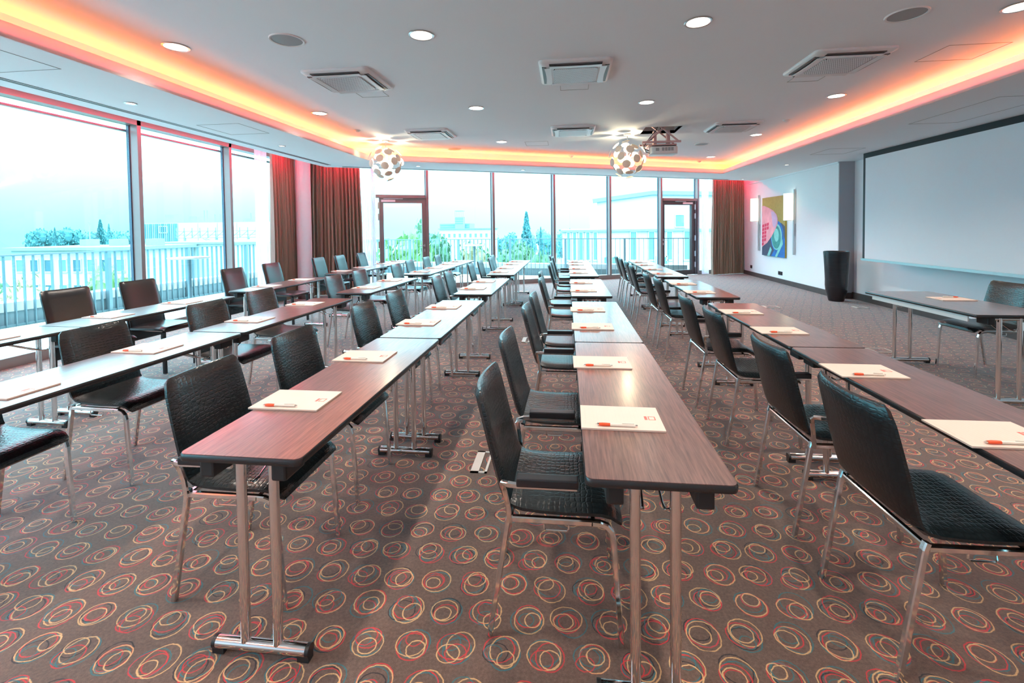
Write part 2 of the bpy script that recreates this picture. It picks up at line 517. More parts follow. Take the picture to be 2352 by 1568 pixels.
    def build(s, name, mat, parent=None, loc=(0, 0, 0), rz=0.0, smooth=False):
        o = bpy.data.objects.new(name, s.mesh(name, mat, smooth))
        COL.objects.link(o); o.location = loc; o.rotation_euler = (0, 0, rz)
        if parent: o.parent = parent
        return o


def tag(o, label=None, cat=None, group=None, kind=None):
    if label: o['label'] = label
    if cat: o['category'] = cat
    if group: o['group'] = group
    if kind: o['kind'] = kind
    return o


def thing(name, label, cat, loc=(0, 0, 0), rz=0.0, group=None):
    o = bpy.data.objects.new(name, None); COL.objects.link(o)
    o.empty_display_size = 0.1
    o.location = loc; o.rotation_euler = (0, 0, rz)
    return tag(o, label, cat, group)


def struct(name, mb, mat, smooth=False):
    return tag(mb.build(name, mat, smooth=smooth), kind='structure')


def sroot(name, loc=(0, 0, 0), rz=0.0):
    o = bpy.data.objects.new(name, None); COL.objects.link(o); o.location = loc; o.rotation_euler = (0, 0, rz)
    o['kind'] = 'structure'
    return o


def inst(me, name, parent=None, loc=(0, 0, 0), rz=0.0):
    o = bpy.data.objects.new(name, me); COL.objects.link(o); o.location = loc; o.rotation_euler = (0, 0, rz)
    if parent: o.parent = parent
    return o


KIDS = {}


def kids(o):
    if o.name not in KIDS: KIDS[o.name] = [c for c in bpy.data.objects if c.parent == o]
    return KIDS[o.name]


def dup(root, loc, rz, label, group=None):
    r = root.copy(); COL.objects.link(r); r.location = loc; r.rotation_euler = (0, 0, rz)
    r['label'] = label
    if group: r['group'] = group
    for ch in kids(root):
        c = ch.copy(); COL.objects.link(c); c.parent = r
        for g_ in kids(ch):
            d = g_.copy(); COL.objects.link(d); d.parent = c
    return r


ORD = ['first', 'second', 'third', 'fourth', 'fifth', 'sixth', 'seventh', 'eighth', 'ninth', 'tenth']

# ------------------------------------------------------------------ plan of the room
ZS, ZU, ZP = 2.685, 2.95, 3.06          # soffit, raised ceiling, pocket ceiling
TH = math.radians(25.6)
UW = Vector((math.cos(TH), math.sin(TH), 0))        # along the back window wall
NW = Vector((math.sin(TH), -math.cos(TH), 0))       # from the back windows into the room
W0 = Vector((1.335, 13.11, 0))


def wp(u, off=0.0): return W0 + UW * u + NW * off


XL = -6.04
YF = -4.2


def yb(x, off=0.0):
    q = W0 + NW * off
    return q.y + (x - q.x) * math.tan(TH)


IN = [(-3.45, -2.6), (3.70, -2.6), (3.70, 11.36), (-3.45, 7.76)]      # edge of the cove
OUT = [(-4.63, YF), (5.9, YF), (5.9, 13.75), (-4.63, 8.46)]           # edge of the soffit

# floor
fl = MB().prism([(XL - .2, YF), (5.9, YF), (5.9, yb(5.9)), (XL - .2, yb(XL - .2))], -0.16, 0.0)
floor = struct('floor', fl, 'ring_carpet')

# ceiling: soffit ring, cove, raised field with the projector lift hole
HX0, HX1, HY0, HY1 = 1.196, 1.735, 7.10, 7.63
def inset_ring(d): return [(-3.45 - d, -2.6 - d), (3.70 + d, -2.6 - d), (3.70 + d, 11.36 + d * 1.55), (-3.45 - d, 7.76 + d * 0.72)]


def ring(m, A, B, z0, z1):
    for i in range(4):
        m.prism([A[i], A[(i + 1) % 4], B[(i + 1) % 4], B[i]], z0, z1)
    return m


off = 0.30
IN2 = inset_ring(off)
sof = MB()
ring(sof, OUT, IN2, ZS, ZS + 0.10)
ring(sof, IN2, inset_ring(0.012), ZS, ZS + 0.025)
ceiling = struct('ceiling', sof, 'cool_cast_white')
ring(MB(), inset_ring(0.012), IN, ZS, ZS + 0.10).build('cove_lip', 'lip_backlit', ceiling)
cv = MB()
for i in range(4):
    cv.obox(IN2[i], IN2[(i + 1) % 4], 0.04, ZS + 0.06, ZU + 0.02, -0.02)
cv.build('cove_wall', 'cool_cast_white', ceiling)
up = MB()


def yedge(x):   # back edge of the raised field
    a, b = IN2[3], IN2[2]
    return a[1] + (x - a[0]) * (b[1] - a[1]) / (b[0] - a[0])


xs_ = [IN2[0][0], HX0, HX1, IN2[1][0]]
for i in range(3):
    x0, x1 = xs_[i], xs_[i + 1]; y0 = IN2[0][1]
    if i == 1:
        up.prism([(x0, y0), (x1, y0), (x1, HY0), (x0, HY0)], ZU, ZU + 0.05)
        up.prism([(x0, HY1), (x1, HY1), (x1, yedge(x1)), (x0, yedge(x0))], ZU, ZU + 0.05)
    else:
        up.prism([(x0, y0), (x1, y0), (x1, yedge(x1)), (x0, yedge(x0))], ZU, ZU + 0.05)
up.build('raised_ceiling', 'cool_cast_white', ceiling)
hb = MB()
for q in ((HX0 - .02, HX0, HY0, HY1), (HX1, HX1 + .02, HY0, HY1), (HX0, HX1, HY0 - .02, HY0), (HX0, HX1, HY1, HY1 + .02)):
    hb.box(*q, ZU + 0.002, ZU + 0.5)
hb.box(HX0, HX1, HY0, HY1, ZU + 0.5, ZU + 0.52)
hb.build('lift_shaft', 'grey_wall', ceiling)
# pocket ceilings and the roof slab that keeps the sky out
pk = MB()
pk.prism([(XL - .25, YF), (-4.63, YF), (-4.63, 8.46), (XL - .25, yb(XL - .25, -.2))], ZP, ZP + 0.05)
pk.prism([(-4.63, 8.46), (5.9, 13.75), (5.9, yb(5.9, -.25)), (XL - .25, yb(XL - .25, -.25))], ZP, ZP + 0.05)
pk.build('pocket_ceiling', 'cool_cast_white', ceiling)
fa = MB()
fa.obox(OUT[0], OUT[3], 0.03, ZS + .10, ZP, -0.015)
fa.obox(OUT[3], OUT[2], 0.03, ZS + .10, ZP, -0.015)
fa.build('pocket_fascia', 'cool_cast_white', ceiling)
MB().prism([(XL - .35, YF - .2), (6.2, YF - .2), (6.2, yb(6.2, -.3)), (XL - .35, yb(XL - .35, -.3))], 3.50, 3.62).build('roof_slab', 'cool_cast_white', ceiling)
# slot diffuser in the soffit
sl = MB()
for dx in (0.0, 0.045):
    sl.box(-4.44 + dx, -4.415 + dx, YF + .3, 8.2, ZS - 0.003, ZS)
p0, p1 = Vector((-4.30, 8.50, 0)), Vector((4.3, 12.84, 0))
for dx in (0.0, 0.045):
    n_ = Vector((-(p1 - p0).y, (p1 - p0).x, 0)).normalized() * -dx
    sl.obox(p0 + n_, p1 + n_, 0.022, ZS - 0.003, ZS)
sl.build('slot_diffuser', 'frame_dark', ceiling)
# access panels: joints of the flush hatches
def hatch(x0, x1, y0, y1, z, rz=0.0):
    m = MB(); w = 0.005
    m.box(x0, x1, y0, y0 + w, z - .0025, z); m.box(x0, x1, y1 - w, y1, z - .0025, z)
    m.box(x0, x0 + w, y0, y1, z - .0025, z); m.box(x1 - w, x1, y0, y1, z - .0025, z)
    m.build('access_panel', 'speaker_grey', ceiling)


for q in ((-4.28, -3.72, 2.2, 3.05), (-4.2, -3.68, 4.85, 5.4), (3.2, 3.68, 4.27, 4.66), (4.2, 4.75, 5.0, 6.2), (4.25, 4.8, 8.0, 8.6)):
    hatch(*q, ZS if abs(q[0]) > 3.6 else ZU)
for q in ((-0.05, .25, 4.85, 5.05), (-2.26, -1.95, 4.75, 4.98), (2.3, 2.6, 4.9, 5.12), (-0.7, -0.3, 7.95, 8.35)):
    hatch(*q, ZU)

# light strips (cove and curtain pocket, plus a pink one added behind the lip)
ring(MB(), inset_ring(.280), inset_ring(.245), ZS + .026, ZS + .032).build('cove_light_strip', 'cove_led', ceiling)
ring(MB(), inset_ring(.050), inset_ring(.035), ZS + .026, ZS + .032).build('added_lip_strip', 'added_lip_led', ceiling)  # pink strip added so that the lip and ceiling glow pink
pl = MB()
pl.obox((-5.58, YF + .2), (-5.58, 8.9), 0.03, ZP - .012, ZP)
a_, b_ = wp(-7.5, .44), wp(4.3, .52)
pl.obox((a_.x, a_.y), (b_.x, b_.y), 0.03, ZP - .012, ZP)
pl.build('pocket_light_strip', 'pocket_led', ceiling)

# walls
struct('wall_front', MB().box(XL - .3, 6.2, YF - .2, YF, -.16, 3.5), 'cool_cast_wall')
struct('wall_right', MB().prism([(5.32, 9.68), (5.62, 9.70), (5.62, 15.6), (5.37, 15.6)], -.1, 3.2), 'cool_cast_wall')
struct('wall_screen', MB().prism([(5.60, 9.69), (5.55, YF), (5.9, YF), (5.9, 9.72)], -.1, 3.2), 'cool_cast_wall')
tr = MB().box(5.319, 5.60, 9.655, 9.683, 0.0, ZS)
struct('wall_pier', tr, 'grey_wall')
bb = MB()
bb.obox((5.318, 9.64), (5.365, 15.5), 0.02, 0, 0.115, 0.01)
struct('baseboard_right', bb, 'baseboard_dark')
struct('baseboard_screen', MB().obox((5.545, YF), (5.588, 9.655), 0.02, 0, 0.13, 0.012), 'baseboard_dark')
struct('baseboard_pier', MB().box(5.318, 5.58, 9.635, 9.655, 0, 0.115), 'baseboard_dark')
struct('trim_1', MB().obox((5.312, 9.655), (5.36, 14.2), 0.02, ZS - .03, ZS, .012), 'cool_cast_white')
# wall stub left of the windows behind the camera, round column
col_ = MB().lathe([(0.0, 0), (0.15, 0), (0.15, ZP), (0, ZP)], 32)
colo = struct('trim_2', col_, 'cool_cast_white', True); colo.location = (-5.60, 9.30, 0)
cs = MB().lathe([(0.155, 0), (0.155, .11), (0.15, .11)], 32).build('column_base', 'baseboard_dark', colo, smooth=True)

# ------------------------------------------------------------------ windows
def frame_box(m, u0, u1, z0, z1, o0, o1, P):
    """box in wall coordinates: u along the wall, o towards the room"""
    pts = [P(u0, o0), P(u1, o0), P(u1, o1), P(u0, o1)]
    m.prism([(p.x, p.y) for p in pts], z0, z1)
    return m


def lw(u, off=0.0): return Vector((XL - .15 + off, u, 0))


def bw(u, off=0.0): return wp(u, off - .15)


GL = 0.02


def pane(parent, P, u0, u1, z0, z1, name='pane'):
    m = MB(); frame_box(m, u0, u1, z0, z1, GL, GL + 0.012, P)
    return m.build(name, 'window_glass', parent)


win1 = sroot('window_1')
MUL1 = [9.55, 7.735, 5.945, 4.15, 2.35, 0.55, -1.25, -3.05, YF + .05]
for y in MUL1:
    frame_box(MB(), y - .03, y + .03, 0.10, ZP, 0.0, 0.15, lw).build('mullion', 'frame_bronze', win1)
    frame_box(MB(), y - .045, y + .045, 0.10, ZP, -0.01, 0.03, lw).build('mullion_gasket', 'gasket', win1)
frame_box(MB(), YF, 9.62, 0.0, 0.115, -.02, 0.15, lw).build('sill_frame', 'frame_bronze', win1)
frame_box(MB(), YF, 9.62, 2.985, ZP + .04, -.02, 0.15, lw).build('head_frame', 'frame_bronze', win1)
frame_box(MB(), YF, 9.62, 2.90, 2.93, -.08, -.03, lw).build('outer_head', 'frame_bronze', win1)
for i in range(len(MUL1) - 1):
    pane(win1, lw, MUL1[i + 1] + .055, MUL1[i] - .055, 0.115, 2.985)

win2 = sroot('window_2')
MUL2 = [-8.1, -6.45, -5.19, -3.51, -1.815, -0.105, 1.60, 2.92, 4.6]
for i, u in enumerate(MUL2):
    frame_box(MB(), u - .03, u + .03, 0.0, ZP, 0.0, 0.15, bw).build('mullion', 'frame_bronze', win2)
    frame_box(MB(), u - .042, u + .042, 0.0, ZP, -0.01, 0.03, bw).build('mullion_gasket', 'gasket', win2)
frame_box(MB(), -8.1, 4.6, 2.93, ZP + .04, -.02, 0.15, bw).build('head_frame', 'frame_bronze', win2)
for i in range(len(MUL2) - 1):
    u0, u1 = MUL2[i] + .055, MUL2[i + 1] - .055
    if i in (1, 6):
        frame_box(MB(), u0, u1, 2.21, 2.285, -.02, .15, bw).build('transom', 'frame_bronze', win2)
        pane(win2, bw, u0, u1, 2.285, 2.93)
    else:
        frame_box(MB(), MUL2[i] + .03, MUL2[i + 1] - .03, 0.0, 0.115, -.02, .15, bw).build('sill_frame', 'frame_bronze', win2)
        pane(win2, bw, u0, u1, 0.115, 2.93)


def door(name, u0, u1, hinge_right, mat='frame_bronze'):
    d = sroot(name)
    w = 0.10
    f = MB()
    frame_box(f, u0, u0 + w, 0.0, 2.21, 0.02, 0.11, bw); frame_box(f, u1 - w, u1, 0.0, 2.21, 0.02, 0.11, bw)
    frame_box(f, u0 + w, u1 - w, 2.09, 2.21, 0.02, 0.11, bw); frame_box(f, u0 + w, u1 - w, 0.0, 0.145, 0.02, 0.11, bw)
    f.build('leaf_frame', mat, d)
    pane(d, bw, u0 + w, u1 - w, 0.145, 2.09)
    hu = u0 + w / 2 if hinge_right else u1 - w / 2
    s = 1 if hinge_right else -1
    h = MB()
    h.tube([bw(hu, .11) + Vector((0, 0, 1.06)), bw(hu, .165) + Vector((0, 0, 1.06)), bw(hu + s * .02, .17) + Vector((0, 0, 1.06)), bw(hu + s * .13, .17) + Vector((0, 0, 1.06))], .009, 8)
    h.build('door_handle', 'satin_metal', d, smooth=True)
    k = MB(); frame_box(k, hu - .016, hu + .016, .91, .98, .11, .118, bw); frame_box(k, hu - .016, hu + .016, 1.03, 1.09, .11, .118, bw)
    k.build('door_plate', 'satin_metal', d)
    cu = u1 - .42 if hinge_right else u0 + .05
    c = MB(); frame_box(c, cu, cu + .32, 2.115, 2.165, .11, .16, bw); c.build('door_closer', 'white_plastic', d)
    c = MB(); frame_box(c, cu - (.28 if hinge_right else -.05), cu + (.1 if hinge_right else .5), 2.185, 2.20, .11, .135, bw); c.build('closer_rail', 'white_plastic', d)
    eu = u1 + .01 if hinge_right else u0 - .01
    for z in (.22, .55, 1.02, 1.68, 1.95):
        k = MB(); frame_box(k, eu - .02, eu + .02, z, z + .16, .11, .135, bw); k.build('hinge', 'satin_metal', d)
    return d


door('door_1', -6.32, -5.22, False)
door('door_2', 1.63, 2.80, True, 'frame_dark')
tag(frame_box(MB(), 2.80, 2.89, 0.0, 2.21, 0.0, 0.13, bw).build('jamb', 'frame_dark', win2))


# ------------------------------------------------------------------ curtains
def drape(name, p, q, z0, z1, amp, folds, mat, label, cat, seed, flare=0.0, group=None):
    rnd = random.Random(seed)
    p = Vector(p); q = Vector(q); d = (q - p); L = d.length; d.normalize(); n = Vector((-d.y, d.x, 0))
    per = 7; N = folds * per; H = 9
    ph = [rnd.uniform(-.9, .9) for _ in range(folds + 1)]; am = [rnd.uniform(.5, 1.25) for _ in range(folds + 1)]
    vs = []; fs = []
    for j in range(H):
        t = j / (H - 1); z = z1 + (z0 - z1) * t
        sp = 0.55 + 0.45 * min(1, t * 1.6)
        for i in range(N + 1):
            s = i / N; k = i / per; a = int(min(k, folds - 1)); fr = k - a
            A = am[a] * (1 - fr) + am[a + 1] * fr; PH = ph[a] * (1 - fr) + ph[a + 1] * fr
            w = amp * A * sp * (math.sin(2 * PI * k + PH * t) + .35 * math.sin(4.4 * PI * k + PH * 3 + t))
            sl_ = .012 * math.sin(9 * t + PH * 4)
            x = p + d * (L * s + (s - .5) * flare * t + sl_ * t) + n * w
            vs.append((x.x, x.y, z))
    for j in range(H - 1):
        for i in range(N):
            a = j * (N + 1) + i
            fs.append((a, a + 1, a + N + 2, a + N + 1))
    m = MB().add(vs, fs)
    c = (p + q) / 2
    m.v = [(x - c.x, y - c.y, z) for x, y, z in m.v]
    o = m.build(name, mat, loc=(c.x, c.y, 0), smooth=True)
    return tag(o, label, cat, group)


drape('blackout_curtain', (-5.80, 8.55, 0), (-5.80, 9.28, 0), 0.015, 3.03, .062, 9, 'taupe_drape', 'taupe floor-length curtain left of the round white column', 'curtain', 3, .06)
drape('blackout_curtain', tuple(wp(-7.98, .18)), tuple(wp(-6.74, .18)), 0.015, 3.03, .062, 17, 'taupe_drape', 'wide taupe curtain between the round column and the left terrace door', 'curtain', 5, .12)
drape('blackout_curtain', tuple(wp(3.13, .38)), tuple(wp(4.42, .38)), 0.015, 3.03, .062, 18, 'taupe_drape', 'taupe curtain in the right corner beside the wall lamps', 'curtain', 8, .10)
drape('sheer_curtain', (-5.90, 8.20, 0), (-5.90, 8.52, 0), 0.015, 3.03, .035, 6, 'sheer_fabric', 'white sheer curtain gathered at the end of the left window wall', 'curtain', 11)
drape('sheer_curtain', tuple(wp(-6.70, .10)), tuple(wp(-6.40, .10)), 0.015, 3.03, .035, 6, 'sheer_fabric', 'white sheer curtain hanging over the left terrace door', 'curtain', 12)
drape('sheer_curtain', tuple(wp(2.92, .14)), tuple(wp(3.16, .14)), 0.015, 3.03, .03, 6, 'sheer_fabric', 'white sheer curtain between the right terrace door and the drape', 'curtain', 13)

# ------------------------------------------------------------------ ceiling fittings
def lamp_light(parent, w, size=0.05, cone=128):
    d = bpy.data.lights.new('lamp_bulb', 'SPOT'); d.energy = w; d.color = LAMP_COL
    d.spot_size = math.radians(cone); d.spot_blend = 0.75; d.shadow_soft_size = size
    o = bpy.data.objects.new('lamp_bulb', d); COL.objects.link(o); o.parent = parent
    o.location = (0, 0, -0.03)
    return o


def downlight_meshes(r):
    ring = MB().lathe([(r - .018, .004), (r - .016, -.006), (r - .004, -.008), (r, -.004), (r, 0.001)], 28).mesh('trim_ring', 'satin_metal', True)
    disc_ = MB().lathe([(0.0, -.004), (r * .5, -.0045), (r - .017, -.003)], 28).mesh('diffuser', 'lamp_glow' if r > .07 else 'lamp_glow_small', True)
    return ring, disc_


BIG = downlight_meshes(.098)
SMALL = downlight_meshes(.052)
GX = [-3.10, -1.09, 0.97, 3.12]
GY = [3.46, 5.62, 7.87, 10.25]
XN = ['leftmost', 'second from left', 'third from left', 'rightmost']
YN = ['nearest', 'second', 'third', 'farthest']
for j, y in enumerate(GY):
    for i, x in enumerate(GX):
        if j == 3 and i < 3: continue
        if j == 2 and i in (0, 2): continue
        yy = y + (i - 1) * .06
        nm = 'recessed ceiling lamp, %s in the %s row of lamps' % (XN[i], YN[j])
        t = thing('recessed_ceiling_lamp', nm, 'ceiling lamp', (x, yy, ZU), 0, 'recessed lamps in the raised ceiling')
        inst(BIG[0], 'trim_ring', t); inst(BIG[1], 'diffuser', t); lamp_light(t, LAMP_W)
# lamps of the same grid behind the camera
for y in (1.3, -0.9):
    for i, x in enumerate(GX):
        t = thing('recessed_ceiling_lamp', 'round recessed ceiling lamp %s, %s of its row' % ('above the photographer' if y > 0 else 'behind the photographer', XN[i]), 'ceiling lamp', (x, y, ZU), 0, 'recessed lamps in the raised ceiling')
        inst(BIG[0], 'trim_ring', t); inst(BIG[1], 'diffuser', t); lamp_light(t, LAMP_W)
for x, y, nm in ((-4.08, 3.94, 'small soffit spotlight nearest on the left, above the window row'),
                 (-4.06, 6.23, 'small soffit spotlight second on the left, before the curtain corner'),
                 (-2.84, 8.66, 'small soffit spotlight right beside the left globe pendant'),
                 (-0.895, 9.67, 'small soffit spotlight above the middle of the back windows'),
                 (4.47, 9.93, 'small soffit spotlight on the right before the wall painting'),
                 (4.65, 12.77, 'small soffit spotlight in the right back corner by the curtain'),
                 (-4.08, 1.6, 'small soffit spotlight left behind the camera')):
    t = thing('soffit_spotlight', nm, 'ceiling lamp', (x, y, ZS), 0, 'small soffit spotlights')
    inst(SMALL[0], 'trim_ring', t); inst(SMALL[1], 'diffuser', t); lamp_light(t, LAMP_W * .5, .03, 82)

spk_r = MB().lathe([(.112, .003), (.114, -.006), (.125, -.008), (.13, 0.001)], 32).mesh('trim_ring', 'white_plastic', True)
spk_g = MB().lathe([(0, -.006), (.06, -.006), (.114, -.002)], 32).mesh('speaker_grille', 'speaker_grey', True)
for x, y, nm in ((-2.15, 3.40, 'round grey ceiling loudspeaker near the left, beside the left cassette'), (2.42, 3.60, 'round grey ceiling loudspeaker near the right edge'),
                 (-2.06, 8.43, 'round grey ceiling loudspeaker right of the left globe pendant'), (2.47, 8.74, 'round ceiling loudspeaker behind the projector')):
    t = thing('ceiling_speaker', nm, 'loudspeaker', (x, y, ZU), 0, 'ceiling loudspeakers')
    inst(spk_r, 'trim_ring', t); inst(spk_g, 'speaker_grille', t)
sd_a = MB().lathe([(0, -.035), (.025, -.035), (.03, -.02), (.045, -.012), (.05, 0.001)], 20).mesh('detector_body', 'white_plastic', True)
for x, y, nm in ((-3.09, 6.59, 'small white smoke detector at the left of the raised ceiling'), (3.12, 6.94, 'small white smoke detector at the right of the raised ceiling'),
                 (0.12, 9.68, 'small white detector far back near the cove'), (3.05, 11.0, 'small white detector in the far right of the raised ceiling')):
    o = inst(sd_a, 'smoke_detector', None, (x, y, ZU)); tag(o, nm, 'smoke detector', 'smoke detectors')


def cassette_proto():
    t = thing('ceiling_cassette', '', 'air conditioner')
    A = 0.66
    b = MB(); n = 6
    # slightly pillowed panel
    pts = []
    for sxn, syn, a0 in ((1, 1, 0), (-1, 1, 90), (-1, -1, 180), (1, -1, 270)):
        for k in range(n + 1):
            q = math.radians(a0 + 90 * k / n); r = .05
            pts.append((sxn * (A / 2 - r) + r * math.cos(q), syn * (A / 2 - r) + r * math.sin(q)))
    N = len(pts); vs = []; fs = []
    rings = [(1.0, 0.0), (1.0, -.014), (.985, -.022), (.90, -.034), (.62, -.042), (.55, -.042)]
    for s_, z in rings: vs += [(x * s_, y * s_, z) for x, y in pts]
    for i in range(len(rings) - 1):
        for k in range(N): fs.append((i * N + k, i * N + (k + 1) % N, (i + 1) * N + (k + 1) % N, (i + 1) * N + k))
    fs.append(tuple((len(rings) - 1) * N + k for k in range(N)))
    MB().add(vs, fs).build('panel', 'cassette_white', t, smooth=True)
    MB().rrect(0, -.005, .40, .40, .03, -.052, -.040).build('grille', 'grille_perforated', t)
    for i in range(4):
        a = i * PI / 2
        dark = MB().box(-.235, .235, .262, .302, -.0395, -.02)
        dark.build('air_slot', 'frame_dark', t, rz=a)
        fv = MB()
        vs = []; k = 10
        for j in range(k + 1):
            x = -.232 + .464 * j / k; bow = .010 * (1 - (2 * j / k - 1) ** 2)
            vs += [(x, .215 + .004, -.0475), (x, .280 - bow, -.052), (x, .280 - bow, -.046), (x, .215 + .004, -.043)]
        fs = [(j * 4 + q, j * 4 + (q + 1) % 4, j * 4 + 4 + (q + 1) % 4, j * 4 + 4 + q) for j in range(k) for q in range(4)]
        fs += [(0, 1, 2, 3), tuple(k * 4 + q for q in (3, 2, 1, 0))]
        fv.add(vs, fs); fv.build('air_flap', 'cassette_white', t, rz=a)
    MB().box(-.03, .03, -.2135, -.2075, -.0432, -.0425).build('maker_mark', 'speaker_grey', t)
    return t


cas = cassette_proto()
CASS = [(-2.12, 4.37, 'white ceiling cassette air conditioner, left of the three in the near row'), (0.096, 4.44, 'white ceiling cassette air conditioner, middle of the near row'), (2.46, 4.53, 'white ceiling cassette air conditioner, right of the near row'),
        (-2.07, 6.98, 'white ceiling cassette air conditioner, left of the far row by the globe pendant'), (0.115, 7.12, 'white ceiling cassette air conditioner, middle of the far row'), (2.48, 7.23, 'white ceiling cassette air conditioner, right of the far row past the projector')]
for i, (x, y, nm) in enumerate(CASS):
    if i == 0:
        cas.location = (x, y, ZU); cas['label'] = nm; cas['group'] = 'ceiling cassettes'
    else: dup(cas, (x, y, ZU), 0, nm, 'ceiling cassettes')


def pendant(x, y, zc, R, label, seed):
    rnd = random.Random(seed)
    t = thing('globe_pendant', label, 'pendant lamp', (x, y, ZU), 0, 'globe pendants of white discs')
    MB().lathe([(0, -.03), (.05, -.03), (.06, -.01), (.06, 0)], 20).build('canopy', 'white_plastic', t, smooth=True)
    MB().tube([(0, 0, -.03), (0, 0, zc - ZU + .05)], .006, 6).build('stem', 'white_plastic', t)
    zz = zc - ZU
    MB().lathe([(0.0, -.055), (.03, -.047), (.05, -.02), (.055, 0.0), (.05, .025), (.03, .048), (0, .055)], 16, (0, 0, zz)).build('bulb', 'bulb_glow', t, smooth=True)
    pr = .064
    pet = MB().lathe([(0, .004), (pr * .55, .0025), (pr * .92, -.002), (pr, -.006), (pr * .98, -.008), (pr * .55, -.001), (0, .0005)], 20).mesh('disc_petal', 'lamp_petal', True)
    wire = MB()
    N = 32
    for i in range(N):
        z = 1 - 2 * (i + .5) / N; a = i * PI * (3 - 5 ** .5) + seed
        d = Vector((math.sqrt(1 - z * z) * math.cos(a), math.sqrt(1 - z * z) * math.sin(a), z))
        rr = R * (0.99 if i % 2 else 0.84)
        d2 = (d + Vector((rnd.uniform(-.14, .14), rnd.uniform(-.14, .14), rnd.uniform(-.14, .14)))).normalized()
        o = inst(pet, 'disc_petal', t, tuple(d * rr + Vector((0, 0, zz))))
        o.rotation_euler = d2.to_track_quat('Z', 'Y').to_euler()
        wire.tube([(0, 0, zz), tuple(d * rr * .99 + Vector((0, 0, zz)))], .0016, 4)
    wire.build('wire_spokes', 'white_plastic', t)
    d = bpy.data.lights.new('pendant_bulb', 'POINT'); d.energy = 18; d.color = (1.0, .80, .50); d.shadow_soft_size = .035
    l = bpy.data.objects.new('pendant_bulb', d); COL.objects.link(l); l.parent = t; l.location = (0, 0, zz + .075)
    return t


pendant(-2.985, 7.42, 2.57, .292, 'globe pendant of white discs on the left, before the curtain corner', 1)
pendant(0.985, 7.55, 2.545, .300, 'globe pendant of white discs on the right, beside the projector', 2)

# projector on its scissor lift
pj = thing('ceiling_projector', 'white projector hanging on a pink scissor lift below a ceiling hatch', 'projector', (1.43, 7.33, ZU))
lf = bpy.data.objects.new('scissor_lift', None); COL.objects.link(lf); lf.parent = pj
for s_, y_ in ((1, -.14), (-1, .14)):
    MB().bar([(-.20, y_, -.20), (.24, y_, .16)], .022, .030, (0, 1, 0)).build('scissor_arm', 'lift_pink', lf)
    MB().bar([(.26, y_, -.20), (-.16, y_, .16)], .022, .030, (0, 1, 0)).build('scissor_arm', 'lift_pink', lf)
    MB().box(-.27, .30, y_ - .014, y_ + .014, -.225, -.195).build('lift_rail', 'lift_pink', lf)
for x_ in (-.06, .14):
    MB().box(x_ - .022, x_ + .022, -.05, .05, -.26, -.02).build('lift_post', 'lift_pink', lf)
MB().box(-.18, .22, -.16, .16, -.262, -.248).build('mount_plate', 'lift_pink', lf)
body = MB().rrect(.06, 0, .40, .30, .05, -.385, -.275).bevel(.012, 2)
bo = body.build('projector_body', 'white_plastic', pj, smooth=True)
for k in range(4): MB().box(.02 + k * .045, .056 + k * .045, -.1535, -.149, -.345, -.295).build('vent', 'speaker_grey', bo)
MB().box(-.07, -.02, -.1535, -.149, -.345, -.30).build('vent', 'speaker_grey', bo)
MB().lathe([(0, .0), (.03, .0), (.038, .012), (.038, 0.03)], 20).build('lens', 'black_plastic', bo, (.255, .04, -.33)).rotation_euler = (0, PI / 2, 0)
MB().rrect(.06, 0, .36, .27, .04, -.277, -.262).build('top_cover', 'black_plastic', pj)
cab = MB()
cab.tube([(0, 0, .1), (-.05, -.1, -.02), (-.17, -.14, -.16), (-.24, -.12, -.27), (-.20, -.06, -.345), (-.13, -.02, -.36)], .006, 6)
cab.tube([(.05, 0, .1), (-.0, -.1, -.03), (-.13, -.15, -.17), (-.26, -.10, -.22), (-.23, -.05, -.29), (-.13, .02, -.32)], .006, 6)
cab.build('cable', 'cable_black', pj, smooth=True)

# ------------------------------------------------------------------ right wall: screen, lamps, painting, sockets, vase
sc = thing('projection_screen', 'large white projection screen with a dark border on the right wall', 'screen', (5.172, 0, 0))
MB().box(-.004, .004, 2.6, 8.62, 0.86, 2.60).build('screen_fabric', 'cool_cast_screen', sc)
m = MB(); m.box(-.006, .006, 2.55, 8.672, 2.60, 2.685); m.box(-.006, .006, 8.62, 8.672, .86, 2.60); m.box(-.006, .006, 2.55, 2.6, .86, 2.60)
m.build('screen_border', 'screen_black', sc)
MB().rrect(0, 5.61, .035, 6.2, .012, 0.825, 0.862).build('weight_bar', 'satin_metal', sc)


def rw(y, off=0.0): return 5.318 + (y - 9.655) * (.047 / 5.845) - off


for y_, lab in ((13.42, 'tall wall lamp with a glowing tube, left of the painting'), (11.42, 'tall wall lamp with a glowing tube, right of the painting')):
    t = thing('wall_lamp', lab, 'wall lamp', (rw(y_), y_, 0), 0, 'wall lamps beside the painting')
    MB().box(-.045, -.015, -.016, .016, .755, 2.29).build('lamp_rod', 'satin_metal', t)
    MB().box(-.016, .0, -.03, .03, 1.20, 1.48).build('wall_bracket', 'satin_metal', t)
    MB().lathe([(0, 1.57), (.085, 1.57), (.085, 2.20), (0, 2.20)], 24, (-.125, .10, 0)).build('lamp_shade', 'sconce_glow', t, smooth=True)
    MB().lathe([(.08, 1.562), (.087, 1.562), (.087, 1.572)], 24, (-.125, .10, 0)).build('shade_rim', 'satin_metal', t, smooth=True)
ar = thing('wall_painting', 'tall abstract canvas with mustard field, pink mosaic form and blue curves', 'painting', (rw(12.49), 12.49, 1.42))
YW, ZH = .655, .767


